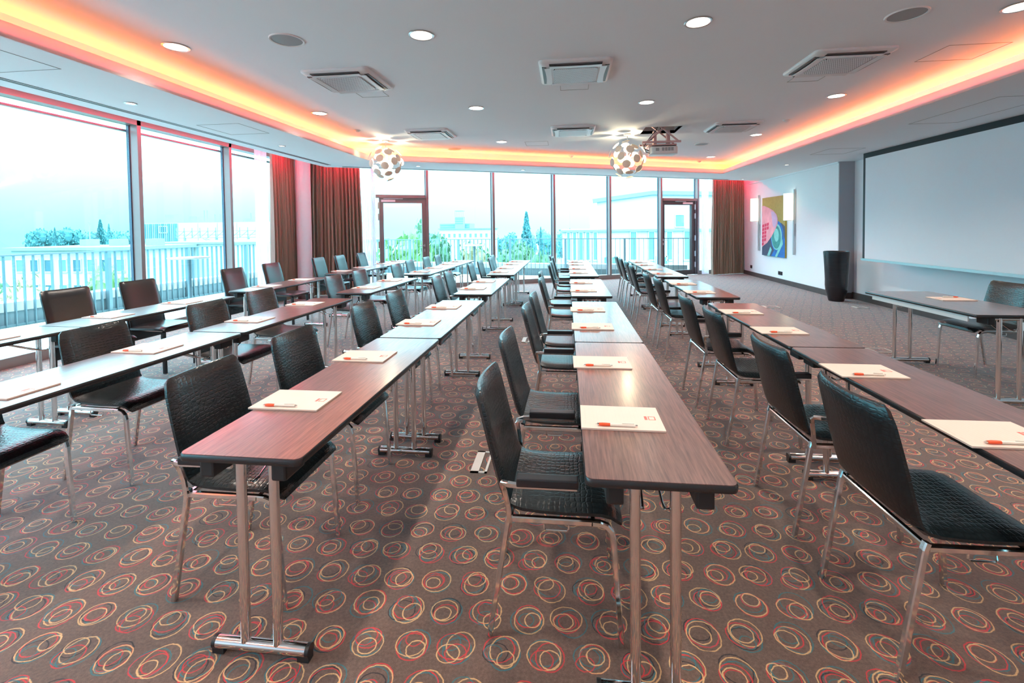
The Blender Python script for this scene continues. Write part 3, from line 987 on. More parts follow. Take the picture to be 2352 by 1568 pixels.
def artshape(name, pts, lvl, mat):
    """flat paint shape; pts in canvas units: 0..1 from left to right, 0..1 upwards"""
    n = len(pts); x0 = -.045 - .0008 * lvl; x1 = x0 - .0008
    yz = [((.5 - a) * 2 * YW, (b - .5) * 2 * ZH) for a, b in pts]
    vs = [(x0, y, z) for y, z in yz] + [(x1, y, z) for y, z in yz]
    fs = [tuple(range(n)), tuple(range(2 * n - 1, n - 1, -1))] + [(i, n + i, n + (i + 1) % n, (i + 1) % n) for i in range(n)]
    return MB().add(vs, fs).build(name, mat, ar)


def ell(cx, cy, a, b, t, n=28, a0=0, a1=360):
    r = []
    for k in range(n + (0 if a1 - a0 == 360 else 1)):
        q = math.radians(a0 + (a1 - a0) * k / n); x = a * math.cos(q); y = b * math.sin(q); T = math.radians(t)
        r.append((min(1, max(0, cx + x * math.cos(T) - y * math.sin(T))), min(1, max(0, cy + x * math.sin(T) + y * math.cos(T)))))
    return r


MB().box(-.045, -.004, -YW, YW, -ZH, ZH).build('canvas', 'art_mustard', ar)
artshape('dark_ground', [(0, 0), (1, 0), (1, .50), (.86, .56), (.6, .52), (.3, .3), (0, .13)], 1, 'art_slate')
artshape('blue_field', [(.42, 0), (1, 0), (1, .30), (.9, .42), (.72, .22)], 2, 'art_blue')
artshape('blue_arc', ell(.68, .34, .27, .25, 18), 3, 'art_blue')
artshape('aqua_arc', ell(.665, .33, .22, .215, 18), 4, 'art_aqua')
artshape('teal_oval', ell(.65, .325, .19, .19, 18), 5, 'art_teal')
artshape('aqua_oval', ell(.66, .36, .10, .11, 20), 6, 'art_aqua')
artshape('aqua_stripe', [(.25, 0), (.36, 0), (.46, .11), (.40, .16)], 6, 'art_aqua')
artshape('aqua_stripe', [(.60, 0), (.69, 0), (.93, .22), (.91, .30)], 6, 'art_aqua')
artshape('pink_form', [(0, .14), (0, .86), (.10, .865), (.30, .825), (.52, .77), (.66, .70), (.715, .63), (.71, .55), (.62, .46), (.45, .335), (.25, .22)], 7, 'art_pink')
artshape('lilac_patch', [(.42, .76), (.55, .745), (.66, .685), (.69, .62), (.67, .55), (.58, .47), (.50, .52), (.46, .64)], 8, 'art_lilac')
for i in range(10):
    for j in range(4):
        y0 = .165 + i * .063; xa = .0 + j * .108 + .004 * i
        if xa + .09 > .08 + .052 * (i + 1.5) and i < 5: continue
        if xa + .09 > .36 + (.02 if i < 6 else -.03 * (i - 5)): continue
        tl = .014 * j
        artshape('mosaic_tile', [(xa, y0 + tl), (xa + .09, y0 + tl + .012), (xa + .095, y0 + tl + .062), (xa + .006, y0 + tl + .052)], 9, 'art_red' if i < 6 else 'art_pink')
# sockets
for y_, z_, w_, lab, mt in ((14.22, .285, .08, 'small white wall switch low beside the right curtain', 'white_plastic'), (14.02, .255, .12, 'black wall socket low beside the right curtain', 'socket_black'),
                            (12.16, .25, .22, 'wide black triple wall socket under the painting', 'socket_black')):
    t = thing('wall_socket', lab, 'socket', (rw(y_), y_, z_))
    MB().rrect(0, 0, .02, w_, .006, -.045, .045).build('cover_plate', mt, t)
    k = max(1, int(w_ / .07))
    for i in range(k):
        MB().lathe([(0, .0), (.018, .0), (.022, .004), (.022, .006)], 14).build('outlet', 'cable_black' if mt != 'white_plastic' else 'cool_cast_white', t, (-.0145, (i - (k - 1) / 2) * .07, 0)).rotation_euler = (0, PI / 2, 0)
# vase
prof = [(0.0, 0.0), (.122, 0), (.130, .02), (.148, .10), (.174, .20), (.186, .30), (.190, .42), (.194, .55), (.201, .68), (.207, .80), (.212, .92), (.213, .945), (.205, .95), (.198, .93), (.19, .75), (.17, .4), (.0, .3)]
vz = MB().lathe(prof, 36, wob=lambda a, z: 1 + .012 * math.sin(3 * a + 6 * z) + .006 * math.sin(70 * z))
tag(vz.build('floor_vase', 'vase_glaze', loc=(5.12, 9.36, 0), smooth=True), 'tall dark glazed floor vase in front of the grey wall pier', 'vase')
# floor boxes
for x_, y_, w_, l_, lab in ((-.535, 2.79, .10, .26, 'floor outlet box in the aisle by the nearest middle-row table'), (-.53, 5.93, .10, .28, 'floor outlet box farther along the centre aisle'),
                            (3.62, 8.62, .26, .22, 'carpeted floor outlet box in front of the floor vase'), (3.58, 5.69, .24, .20, 'carpeted floor outlet box under the presenter desk'), (5.1, 8.62, .2, .2, 'carpeted floor outlet box below the screen')):
    t = thing('floor_box', lab, 'floor outlet', (x_, y_, 0), 0)
    m = MB(); a, b = w_ / 2, l_ / 2; e_ = .014
    m.box(-a, a, -b, -b + e_, 0.0005, .006); m.box(-a, a, b - e_, b, 0.0005, .006); m.box(-a, -a + .05, -b, b, 0.0005, .006); m.box(a - e_, a, -b, b, 0.0005, .006)
    m.build('box_frame', 'floor_plate', t)
    MB().box(-a + .052, a - e_ - .002, -b + e_ + .002, b - e_ - .002, .0005, .004).build('box_lid', 'ring_carpet', t)

# ------------------------------------------------------------------ tables
TL, TW = 1.585, 0.43


def table_proto(name, label, cat, Wd, Ln, inset=.094):
    t = thing(name, label, cat)
    MB().rrect(0, 0, Wd - .008, Ln - .008, .022, .722, .7405, 5).build('tabletop', 'dark_wood', t)
    # rounded black edge band
    pts = []
    r = .025
    for sxn, syn, a0 in ((1, 1, 0), (-1, 1, 90), (-1, -1, 180), (1, -1, 270)):
        for k in range(6):
            q = math.radians(a0 + 90 * k / 5)
            pts.append((sxn * (Wd / 2 - r) + (r - .006) * math.cos(q), syn * (Ln / 2 - r) + (r - .006) * math.sin(q), .7275))
    pr = [(-.002, .0122), (.003, .0112), (.0058, .006), (.006, -.004), (.004, -.011), (-.002, -.0128), (-.008, -.0128), (-.008, .0122)]
    MB().sweep(pts, [(-x, y) for x, y in pr], (0, 0, 1), closed=True).build('edge_band', 'edge_black', t, smooth=True)
    MB().box(-Wd / 2 + .01, Wd / 2 - .01, -Ln / 2 + .01, Ln / 2 - .01, .7165, .722).build('underside', 'black_plastic', t)
    lx = .06 if Wd < .5 else .075
    fx = .166 if Wd < .5 else .25
    for s in (-1, 1):
        y = s * (Ln / 2 - inset)
        for x in (-lx, lx):
            MB().tube([(x, y, .04), (x, y, .70)], .0165, 14, (1, 0, 0)).build('leg', 'chrome', t, smooth=True)
        fb = MB().tube([(-fx, y, .0335), (fx, y, .0335)], .0205, 14, (0, 0, 1)).build('foot_bar', 'chrome', t, smooth=True)
        for q in (-1, 1):
            e_ = MB().tube([(q * (fx - .001), y, .0335), (q * (fx + .012), y, .0335)], .0212, 14, (0, 0, 1))
            e_.box(min(q * (fx - .03), q * (fx + .012)), max(q * (fx - .03), q * (fx + .012)), y - .015, y + .015, 0.0005, .02)
            o = e_.build('end_cap', 'black_plastic', fb, smooth=True)
            b = MB().box(q * Wd * .295 - .026, q * Wd * .295 + .026, y + s * .018 - .055, y + s * .018 + .055, .655, .717).bevel(.008, 2)
            b.build('bracket', 'black_plastic', t)
        MB().tube([(-Wd * .295, y, .693), (Wd * .295, y, .693)], .0125, 10, (0, 0, 1)).build('cross_tube', 'chrome', t, smooth=True)
        for x in (-lx + .026, lx - .026):
            g_ = 1 if x > 0 else -1
            MB().tube([(x + g_ * .012, y - s * .016, .60), (x, y - s * .022, .592), (x - g_ * .003, y - s * .05, .597), (x - g_ * .012, y - s * .30, .715)], .0045, 8).build('strut', 'chrome', t, smooth=True)
    return t


ROWS = {'R1': (-4.075, math.radians(-1.78)), 'R2': (-2.661, math.radians(-1.80)), 'R3': (-1.249, math.radians(-.36)), 'R4': (0.047, 0.0), 'R5': (1.31, math.radians(.08))}


def rp_(row, a, y):
    xs, th = ROWS[row]
    return (xs - math.sin(th) * (y - 5) + math.cos(th) * a, 5 + math.cos(th) * (y - 5) + math.sin(th) * a)


RN = {'R1': 'row along the left windows', 'R2': 'second row from left', 'R3': 'middle row of five', 'R4': 'fourth row from left', 'R5': 'rightmost row'}
RS = {'R1': 'table row along the left windows', 'R2': 'second table row from left', 'R3': 'middle table row of five', 'R4': 'fourth table row from left', 'R5': 'rightmost table row'}
TY = {'R1': [2.33, 3.925, 5.89, 7.98, 9.575], 'R2': [2.225, 3.825, 5.80, 7.875, 9.47], 'R3': [2.135, 3.735, 5.735, 7.81, 9.405], 'R4': [2.105, 3.70, 5.64, 7.615, 9.21], 'R5': [2.07, 3.665, 5.60, 7.555, 9.15]}
proto_t = table_proto('folding_table', '', 'table', TW, TL)
first = True
for row, ys in TY.items():
    for k, y in enumerate(ys):
        x_, y_ = rp_(row, TW / 2, y)
        lab = 'narrow dark wood folding table, %s from camera in the %s' % (ORD[k], RN[row])
        if first:
            proto_t.location = (x_, y_, 0); proto_t.rotation_euler = (0, 0, ROWS[row][1]); proto_t['label'] = lab; proto_t['group'] = 'folding tables set in five rows'; first = False
        else: dup(proto_t, (x_, y_, 0), ROWS[row][1], lab, 'folding tables set in five rows')
desk = table_proto('presenter_desk', 'wide dark presenter desk standing alone in front of the projection screen', 'table', .64, 1.36)
desk.location = (3.51, 4.64, 0)
MB().box(-.30, -.29, -.58, .58, .668, .717).build('side_rail', 'white_plastic', desk)


# ------------------------------------------------------------------ chairs
def shell(prof, hw, t, bow, nc=10, cap_round=0.35):
    """upholstered slab swept along a side profile; hw half widths, bow sideways curvature"""
    P = [Vector((x, 0, z)) for x, z in prof]; n = len(P); top = []; bot = []
    for i in range(n):
        tg = (P[min(i + 1, n - 1)] - P[max(i - 1, 0)]).normalized()
        nr = Vector((-tg.z, 0, tg.x))      # towards the sitter for a profile running from the top of the back to the front of the seat
        nr = -nr if nr.x < 0 and nr.z < 0 else nr
        e_ = 1.0
        if i == 0 or i == n - 1: e_ = cap_round
        a = []; b = []
        for j in range(nc + 1):
            s = 2 * j / nc - 1
            # columns cluster at the edge for a rounded side
            s = math.copysign(1 - (1 - abs(s)) ** 1.35, s)
            th_ = t / 2 * e_ * max(.30, (1 - abs(s) ** 10) ** .5)
            c = P[i] + Vector((0, hw[i] * s, 0)) + nr * (bow[i] * s * s)
            a.append(c + nr * th_); b.append(c - nr * th_)
        top.append(a); bot.append(b)
    k = nc + 1; vs = [v for r in top for v in r] + [v for r in bot for v in r]; o = n * k; fs = []
    for i in range(n - 1):
        for j in range(nc):
            q = i * k + j
            fs.append((q, q + 1, q + k + 1, q + k)); fs.append((o + q, o + q + k, o + q + k + 1, o + q + 1))
        fs.append((i * k, (i + 1) * k, o + (i + 1) * k, o + i * k)); q = i * k + nc
        fs.append((q, o + q, o + q + k, q + k))
    for j in range(nc):
        fs.append((j, o + j, o + j + 1, j + 1)); q = (n - 1) * k + j
        fs.append((q, q + 1, o + q + 1, o + q))
    return MB().add(vs, fs)


def subdiv(o, lv=1):
    bm = bmesh.new(); bm.from_mesh(o.data)
    bmesh.ops.subdivide_edges(bm, edges=bm.edges, cuts=1, use_grid_fill=True, smooth=0.35)
    bm.to_mesh(o.data); bm.free()
    o.data.polygons.foreach_set('use_smooth', [True] * len(o.data.polygons))


def croc_chair(arms):
    t = thing('croc_chair', '', 'chair')
    back = [(-.288, .872), (-.284, .855), (-.272, .81), (-.252, .735), (-.230, .66), (-.206, .585), (-.186, .53), (-.170, .50), (-.150, .482)]
    hb_ = [.178, .196, .207, .211, .213, .214, .214, .213, .212]
    bow = [.030, .030, .030, .028, .024, .018, .012, .006, .002]
    shell(back, hb_, .036, bow).build('backrest', 'croc_leather', t, smooth=True)
    seat = [(-.158, .488), (-.135, .474), (-.105, .467), (-.04, .463), (.05, .462), (.12, .464), (.17, .463), (.205, .453), (.228, .436), (.238, .424)]
    hs = [.212, .213, .214, .216, .218, .218, .217, .214, .208, .200]
    shell(seat, hs, .036, [0.002] * 10, cap_round=.5).build('seat', 'croc_leather', t, smooth=True)
    for s in (-1, 1):
        y = s * .214
        MB().bar([(-.150, y, .455), (-.158, y, .43), (-.229, y, .004)], .021, .021, (0, 1, 0)).build('leg', 'chrome', t)
        MB().bar([(.135, y, .437), (.165, y, .435), (.188, y, .427), (.203, y, .410), (.210, y, .385), (.236, y, .004)], .021, .021, (0, 1, 0)).build('leg', 'chrome', t)
        MB().bar([(-.148, y, .437), (.140, y, .437)], .021, .021, (0, 0, 1)).build('side_rail', 'chrome', t)
        MB().tube([(-.03, y, .428), (-.03, y, .408), (-.024, y, .401), (.05, y, .401), (.056, y, .408), (.056, y, .428)], .0035, 6).build('link_hook', 'chrome', t, smooth=True)
        if arms:
            ap = [(-.150, s * .226, .43), (-.156, s * .231, .50), (-.166, s * .240, .555), (-.172, s * .250, .578), (-.168, s * .262, .589), (-.148, s * .274, .592), (-.12, s * .279, .592), (.085, s * .279, .592)]
            a_ = MB().bar(ap, .018, .014, (0, 1, .01)).build('armrest', 'chrome', t, smooth=False)
            MB().box(-.118, .090, s * .279 - .021, s * .279 + .021, .597, .626).bevel(.005, 2).build('arm_pad', 'arm_black', a_)
    MB().bar([(-.150, -.204, .437), (-.150, .204, .437)], .021, .021, (0, 0, 1)).build('cross_rail', 'chrome', t)
    MB().bar([(.14, -.204, .437), (.14, .204, .437)], .018, .018, (0, 0, 1)).build('cross_rail', 'chrome', t)
    return t


def leather_chair():
    t = thing('leather_chair', '', 'chair')
    back = [(-.315, .940), (-.308, .925), (-.290, .86), (-.262, .76), (-.235, .66), (-.212, .56), (-.196, .47), (-.190, .38), (-.188, .33), (-.188, .325)]
    shell(back, [.192, .203, .207, .209, .210, .211, .211, .211, .211, .210], .050, [.012] * 4 + [.008, .004, 0, 0, 0, 0], cap_round=.7).build('backrest', 'smooth_leather', t, smooth=True)
    for s in (-1, 1):
        pth = [(x + .022, s * (w - .012), z) for (x, z), w in zip(back, [.192, .203, .207, .209, .210, .211, .211, .211, .211, .210])][1:-2]
        MB().tube(pth, .004, 6).build('welt_seam', 'smooth_leather', t, smooth=True)
    seat = [(-.190, .458), (-.17, .458), (-.08, .459), (.05, .460), (.16, .459), (.215, .453), (.232, .446)]
    shell(seat, [.205, .206, .207, .209, .210, .209, .204], .060, [0] * 7, cap_round=.6).build('seat', 'smooth_leather', t, smooth=True)
    for s in (-1, 1):
        y = s * .186
        MB().bar([(-.190, y, .44), (-.205, y, .004)], .036, .036, (0, 1, 0)).build('leg', 'smooth_leather', t)
        MB().bar([(.200, y, .43), (.205, y, .004)], .034, .034, (0, 1, 0)).build('leg', 'smooth_leather', t)
    return t


CH = {
 'R1': [(-4.36, 2.52), (-4.36, 3.76), (-4.33, 4.46), (-4.36, 5.91), (-4.42, 6.82), (-4.37, 8.17), (-4.34, 8.90), (-4.28, 9.80)],
 'R2': [(-2.735, 1.81), (-2.735, 2.57), (-2.745, 3.50), (-2.755, 4.28), (-2.755, 5.62), (-2.715, 6.34), (-2.63, 7.50), (-2.73, 8.47), (-2.68, 9.36), (-2.62, 10.0)],
 'R3': [(-1.33, 1.83), (-1.345, 2.51), (-1.36, 3.47), (-1.36, 4.18), (-1.335, 5.50), (-1.345, 6.22), (-1.335, 7.52), (-1.31, 8.22), (-1.265, 9.10), (-1.275, 9.90)],
 'R4': [(-.056, 1.80), (-.070, 2.56), (-.042, 3.45), (-.032, 4.05), (-.030, 5.32), (-.012, 6.12), (-.003, 7.38), (.007, 7.97), (-.002, 9.2), (-.012, 9.75)],
 'R5': [(1.275, 1.777), (1.278, 2.46), (1.278, 3.36), (1.255, 4.0), (1.290, 5.36), (1.258, 5.90), (1.252, 7.18), (1.278, 7.92), (1.268, 8.74), (1.258, 9.34)]}
ARMED = {'R2': (), 'R3': (0, 2, 3, 4, 6, 8), 'R4': (0, 2, 4, 6, 8), 'R5': (1, 3, 5, 7, 9)}
pa, pb, pc = croc_chair(False), croc_chair(True), leather_chair()
used = set()
rnd = random.Random(4)
for row, L in CH.items():
    for k, (x_, y_) in enumerate(L):
        if row == 'R1':
            pr_ = pc; lab = 'smooth black leather chair with black legs, %s from camera along the left windows' % ORD[k]; gp = 'smooth leather chairs by the windows'
        elif k in ARMED[row]:
            pr_ = pb; lab = 'black croc-embossed chair with armrests, %s from camera at the %s' % (ORD[k], RS[row]); gp = 'croc-embossed chairs at the tables'
        else:
            pr_ = pa; lab = 'black croc-embossed armless chair, %s from camera at the %s' % (ORD[k], RS[row]); gp = 'croc-embossed chairs at the tables'
        rz = ROWS[row][1] + rnd.uniform(-.02, .02)
        for ty in TY[row]:          # a chair stands clear of the table legs
            for sg in (-1, 1):
                lx_, ly_ = rp_(row, TW / 2 - .06 - .0165, ty + sg * (TL / 2 - .094))
                if abs(y_ - ly_) < .25: x_ = min(x_, lx_ - .262)
                d_ = y_ - ly_
                if abs(abs(d_) - .214) < .05: y_ = ly_ + math.copysign(.268, d_)
        if pr_.name not in used:
            used.add(pr_.name); pr_.location = (x_, y_, 0); pr_.rotation_euler = (0, 0, rz); pr_['label'] = lab; pr_['group'] = gp; kids(pr_)
        else: dup(pr_, (x_, y_, 0), rz, lab, gp)
dup(pa, (4.05, 4.965, 0), PI + .03, 'black croc-embossed chair alone behind the presenter desk', 'croc-embossed chairs at the tables')

# ------------------------------------------------------------------ notepads and pens
def pad_proto():
    o = MB().box(-.1475, .1475, -.105, .105, 0, .006).build('notepad', 'paper')
    tag(o, '', 'notepad', 'notepads on the tables')
    r = MB(); z = .0063
    r.box(.088, .098, -.016, .016, .006, z)
    lg = r.build('logo_block', 'print_red', o)
    f = MB(); f.box(.102, .128, -.016, -.0125, .006, z); f.box(.102, .128, .0125, .016, .006, z); f.box(.102, .1055, -.0125, .0125, .006, z); f.box(.1245, .128, -.0125, .0125, .006, z)
    f.build('logo_frame', 'print_red', o)
    q = MB(); q.box(-.132, -.130, -.02, .075, .006, z); q.box(-.132, -.130, -.07, -.04, .006, z)
    q.build('print_line', 'print_faint', o)
    q = MB()
    for i in range(14): q.box(-.115 + i * .014, -.1146 + i * .014, -.095, .095, .006, .0061)
    q.build('ruled_lines', 'print_faint', o)
    return o


def pen_proto():
    o = MB().tube([(-.022, 0, 0), (.0, 0, 0), (.05, 0, 0), (.066, 0, 0)], .0052, 10).build('ballpoint_pen', 'pen_white', smooth=True)
    tag(o, '', 'pen', 'pens on the notepads')
    pr = [(-.072, .0012), (-.064, .0035), (-.062, .0050), (-.05, .0062), (-.035, .0060), (-.022, .0053)]
    m = MB(); n = 10; vs = []; fs = []
    for x, r in pr[2:]:
        vs += [(x, r * math.cos(2 * PI * j / n), r * math.sin(2 * PI * j / n)) for j in range(n)]
    for i in range(len(pr) - 3):
        for j in range(n): fs.append((i * n + j, i * n + (j + 1) % n, (i + 1) * n + (j + 1) % n, (i + 1) * n + j))
    fs.append(tuple(range(n)))
    m.add(vs, fs).build('grip', 'pen_orange', o, smooth=True)
    MB().tube([(-.062, 0, 0), (-.068, 0, 0)], .0042, 8).build('tip_cone', 'chrome', o, smooth=True)
    MB().tube([(-.068, 0, 0), (-.074, 0, 0)], .0012, 6).build('tip', 'chrome', o)
    MB().box(.02, .062, -.0015, .0015, .0055, .0075).build('clip', 'pen_white', o)
    MB().tube([(.066, 0, 0), (.074, 0, 0)], .0028, 8).build('push_button', 'chrome', o, smooth=True)
    return o


PADS = {
 'R1': [(-3.79, 2.62), (-4.02, 3.457), (-3.987, 4.185), (-3.963, 5.494), (-3.936, 6.238), (-4.0, 7.576), (-3.953, 8.321), (-3.938, 9.218), (-3.908, 9.929)],
 'R2': [(-2.637, 1.74), (-2.651, 2.468), (-2.632, 3.367), (-2.622, 4.145), (-2.551, 5.375), (-2.547, 6.142), (-2.528, 7.442), (-2.506, 8.149), (-2.471, 9.017), (-2.442, 9.728)],
 'R3': [(-1.21, 1.728), (-1.209, 2.396), (-1.203, 3.334), (-1.199, 4.038), (-1.185, 5.327), (-1.183, 6.025), (-1.166, 7.355), (-1.163, 8.067), (-1.158, 8.939), (-1.136, 9.63)],
 'R4': [(.131, 1.655), (.114, 2.372), (.116, 3.264), (.114, 3.961), (.123, 5.177), (.119, 5.918), (.123, 7.209), (.122, 7.93), (.12, 8.801), (.121, 9.464)],
 'R5': [(1.371, 1.626), (1.372, 2.319), (1.369, 3.205), (1.369, 3.901), (1.368, 5.088), (1.372, 5.82), (1.372, 7.094), (1.371, 7.786), (1.381, 8.669), (1.387, 9.35)]}
pp, pn = pad_proto(), pen_proto()
fp = True
for row, L in PADS.items():
    for k, (gx, gy) in enumerate(L):
        th = ROWS[row][1] + rnd.uniform(-.012, .012)
        if row == 'R1' and k == 0: gx = -4.05
        px_, py_ = gx + .066, gy + .087
        q = k + (1 if row == 'R1' else 0)
        lp = 'cream notepad with red logo, %s from camera on the %s' % (ORD[q], RS[row])
        ln = 'white pen with orange grip, %s from camera on the %s' % (ORD[q], RS[row])
        pl_, nl_ = (px_, py_, .7412), (gx + .043, gy + .003, .7535)
        pr_ = th + rnd.uniform(-.03, .03)
        if fp:
            pp.location = pl_; pp.rotation_euler = (0, 0, th); pp['label'] = lp
            pn.location = nl_; pn.rotation_euler = (0, 0, pr_); pn['label'] = ln; fp = False; kids(pp); kids(pn)
        else:
            dup(pp, pl_, th, lp); dup(pn, nl_, pr_, ln)
dup(pp, (3.625, 4.77, .7412), PI, 'cream notepad with a red logo alone on the presenter desk')
dup(pn, (3.665, 4.83, .7535), PI - .05, 'white ballpoint pen with an orange grip on the presenter desk notepad')

# ------------------------------------------------------------------ terrace
terr = struct('terrace_floor', MB().prism([(-10.3, -8), (XL - .2, -8), (XL - .2, yb(XL - .2, -.2)), (7.5, yb(7.5, -.2)), (7.5, 17.5), (-9.2, 17.5)], -.34, -.20), 'deck')
LR0, LR1 = Vector((-10.0, 1.0, 0)), Vector((-8.52, 16.7, 0))
LR0 = Vector((-9.65, 6.78, 0)) + (Vector((-8.95, 12.4, 0)) - Vector((-9.65, 6.78, 0))) * -1.1
LR1 = Vector((-9.65, 6.78, 0)) + (Vector((-8.95, 12.4, 0)) - Vector((-9.65, 6.78, 0))) * 1.72
BR0, BR1 = LR1.copy(), Vector((3.72, 14.47, 0))


def railing(name, a, b, label, pitch):
    t = thing(name, label, 'railing', tuple(a))
    d = b - a; L = d.length; rz = math.atan2(d.y, d.x)
    t.rotation_euler = (0, 0, rz)
    MB().box(0, L, -.03, .03, 1.075, 1.10).build('top_rail', 'rail_grey', t)
    MB().box(0, L, -.012, .012, -.16, -.12).build('bottom_rail', 'rail_grey', t)
    bar = MB().box(-.006, .006, -.028, .028, -.16, 1.075).mesh('baluster', 'rail_grey')
    post = MB().box(-.03, .03, -.05, .05, -.20, 1.075).mesh('post', 'rail_grey')
    n = int(L / pitch)
    for i in range(n):
        if i % 13 == 6: inst(post, 'post', t, (i * pitch, 0, 0))
        else: inst(bar, 'baluster', t, (i * pitch, 0, 0))
    return t


railing('terrace_railing', LR0, LR1, 'grey flat-bar railing of the terrace outside the left windows', .137)
railing('terrace_railing', BR0 + Vector((.12, -.02, 0)), BR1, 'grey flat-bar railing of the terrace outside the back windows', .145)
struct('trim_3', MB().obox(tuple(LR0 + Vector((-.22, 0, 0))), tuple(LR1 + Vector((-.22, .1, 0))), .28, -.34, .10), 'parapet_grey')
struct('trim_4', MB().obox(tuple(LR0 + Vector((-.24, 0, 0))), tuple(LR1 + Vector((-.24, .1, 0))), .36, .10, .26), 'parapet_white')
struct('trim_5', MB().obox(tuple(BR0 + Vector((0, .25, 0))), tuple(BR1 + Vector((0, .25, 0))), .28, -.34, .10), 'parapet_grey')
struct('trim_6', MB().obox(tuple(BR0 + Vector((0, .27, 0))), tuple(BR1 + Vector((0, .27, 0))), .36, .10, .26), 'parapet_white')
struct('trim_7', MB().obox(tuple(LR0 + Vector((.22, 0, 0))), tuple(LR1 + Vector((.22, -.2, 0))), .22, -.20, -.15), 'kerb')
struct('trim_8', MB().obox(tuple(BR0 + Vector((0, -.22, 0))), tuple(BR1 + Vector((0, -.22, 0))), .22, -.20, -.12), 'kerb')
dg = MB()
for i in range(60): dg.box(-6.55, -6.42, -2 + i * .19, -2 + i * .19 + .10, -.20, -.19)
tag(dg.build('drain_grate', 'parapet_white'), 'row of pale drain slots on the terrace along the left windows', 'drain grate', kind='stuff')
for x_, y_, z_, r_, lab in ((-7.15, 7.98, .98, .34, 'round pale standing table on the terrace outside the left windows'), (-2.86, 14.1, .95, .32, 'round pale standing table on the terrace outside the back windows')):
    t = thing('standing_table', lab, 'table', (x_, y_, -.20), 0, 'standing tables on the terrace')
    MB().lathe([(0, z_ + .17), (r_ * .9, z_ + .17), (r_, z_ + .185), (r_, z_ + .20), (0, z_ + .20)], 32).build('table_top', 'parapet_white', t, smooth=True)
    MB().tube([(0, 0, .02), (0, 0, z_ + .17)], .035, 12, (1, 0, 0)).build('column', 'rail_grey', t, smooth=True)
    MB().lathe([(0, .0), (.22, .0), (.22, .012), (.05, .03), (0, .03)], 24).build('foot_plate', 'rail_grey', t, smooth=True)

# ------------------------------------------------------------------ the town outside
GZ = -11.0
struct('ground', MB().box(-260, 160, 17.6, 340, GZ - 1, GZ), 'ground_green')
struct('street_ground', MB().box(-260, -10.4, -60, 17.6, GZ - 1, GZ), 'ground_green')


def crown_mesh(name, mat, kind, seed, n=900, leaf=.09):
    """leaf cards in a unit crown: z 0..1, radius about 0.5"""
    r = random.Random(seed); m = MB(); vs = []; fs = []
    blobs = [(Vector((r.uniform(-.28, .28), r.uniform(-.28, .28), r.uniform(.2, .78))), r.uniform(.16, .3)) for _ in range(11)] + [(Vector((0, 0, .5)), .36)]
    for i in range(n):
        if kind == 'conifer':
            t = r.random() ** .8; tier = math.floor(t * 11) / 11
            rad = .36 * (1 - t) * (1 - .35 * ((t * 11) % 1)) + .012
            a = r.uniform(0, 2 * PI); q = rad * math.sqrt(r.uniform(.25, 1))
            p = Vector((q * math.cos(a), q * math.sin(a), t - .12 * q)); s = leaf * (.4 + .8 * (1 - t))
        else:
            c, R = blobs[int(r.random() * len(blobs))]
            d = Vector((r.gauss(0, 1), r.gauss(0, 1), r.gauss(0, 1))).normalized()
            p = c + d * R * r.uniform(.72, 1.04); s = leaf * r.uniform(.6, 1.3)
        a = Vector((r.gauss(0, 1), r.gauss(0, 1), r.gauss(0, 1))).normalized(); b = a.orthogonal().normalized()
        k = len(vs); vs += [p + a * s * .5, p + b * s * .35, p - a * s * .5, p - b * s * .35]; fs.append((k, k + 1, k + 2, k + 3))
    if kind != 'conifer':
        for c, R in blobs:
            k = len(vs); q = R * .74
            for u in range(5):
                for w in range(8):
                    A = PI * (u + .5) / 5; Bq = 2 * PI * w / 8
                    vs.append(c + Vector((q * math.sin(A) * math.cos(Bq), q * math.sin(A) * math.sin(Bq), q * math.cos(A))))
            for u in range(4):
                for w in range(8): fs.append((k + u * 8 + w, k + u * 8 + (w + 1) % 8, k + u * 8 + 8 + (w + 1) % 8, k + u * 8 + 8 + w))
    m.add(vs, fs)
    me = bpy.data.meshes.new(name); me.from_pydata([tuple(v) for v in m.v], [], m.f); me.materials.append(MATS[mat]); me.update()
    return me


CR = {}
for mat in ('leaf_green', 'leaf_bright', 'leaf_teal', 'leaf_far', 'leaf_autumn'):
    CR[mat] = [crown_mesh('crown', mat, 'leafy', s, 1500, .075) for s in (1, 2)]
CN = {m_: crown_mesh('crown', m_, 'conifer', 9, 2600, .10) for m_ in ('leaf_teal', 'leaf_far')}
TRUNK = MB().lathe([(.05, 0), (.035, .5), (.02, 1.0), (0, 1.0)], 8).mesh('trunk', 'bark', True)


def tree(name, x, y, ztop, w, mat, label, group=None, k=0, crown_h=None):
    t = thing(name, label, 'tree', (x, y, GZ), 0, group)
    h = ztop - GZ
    tr_ = inst(TRUNK, 'trunk', t); tr_.scale = (w * .35, w * .35, h * (.97 if name == 'conifer' else .6))
    ch = crown_h or (h * .8 if name == 'conifer' else h * .72)
    c = inst(CN[mat] if name == 'conifer' else CR[mat][k % 2], 'crown', t, (0, 0, h - ch)); c.scale = (w / (.72 if name == 'conifer' else .98), w / (.72 if name == 'conifer' else .98), ch)
    c.rotation_euler = (0, 0, (x * 7 + y * 3) % 6.28)
    return t


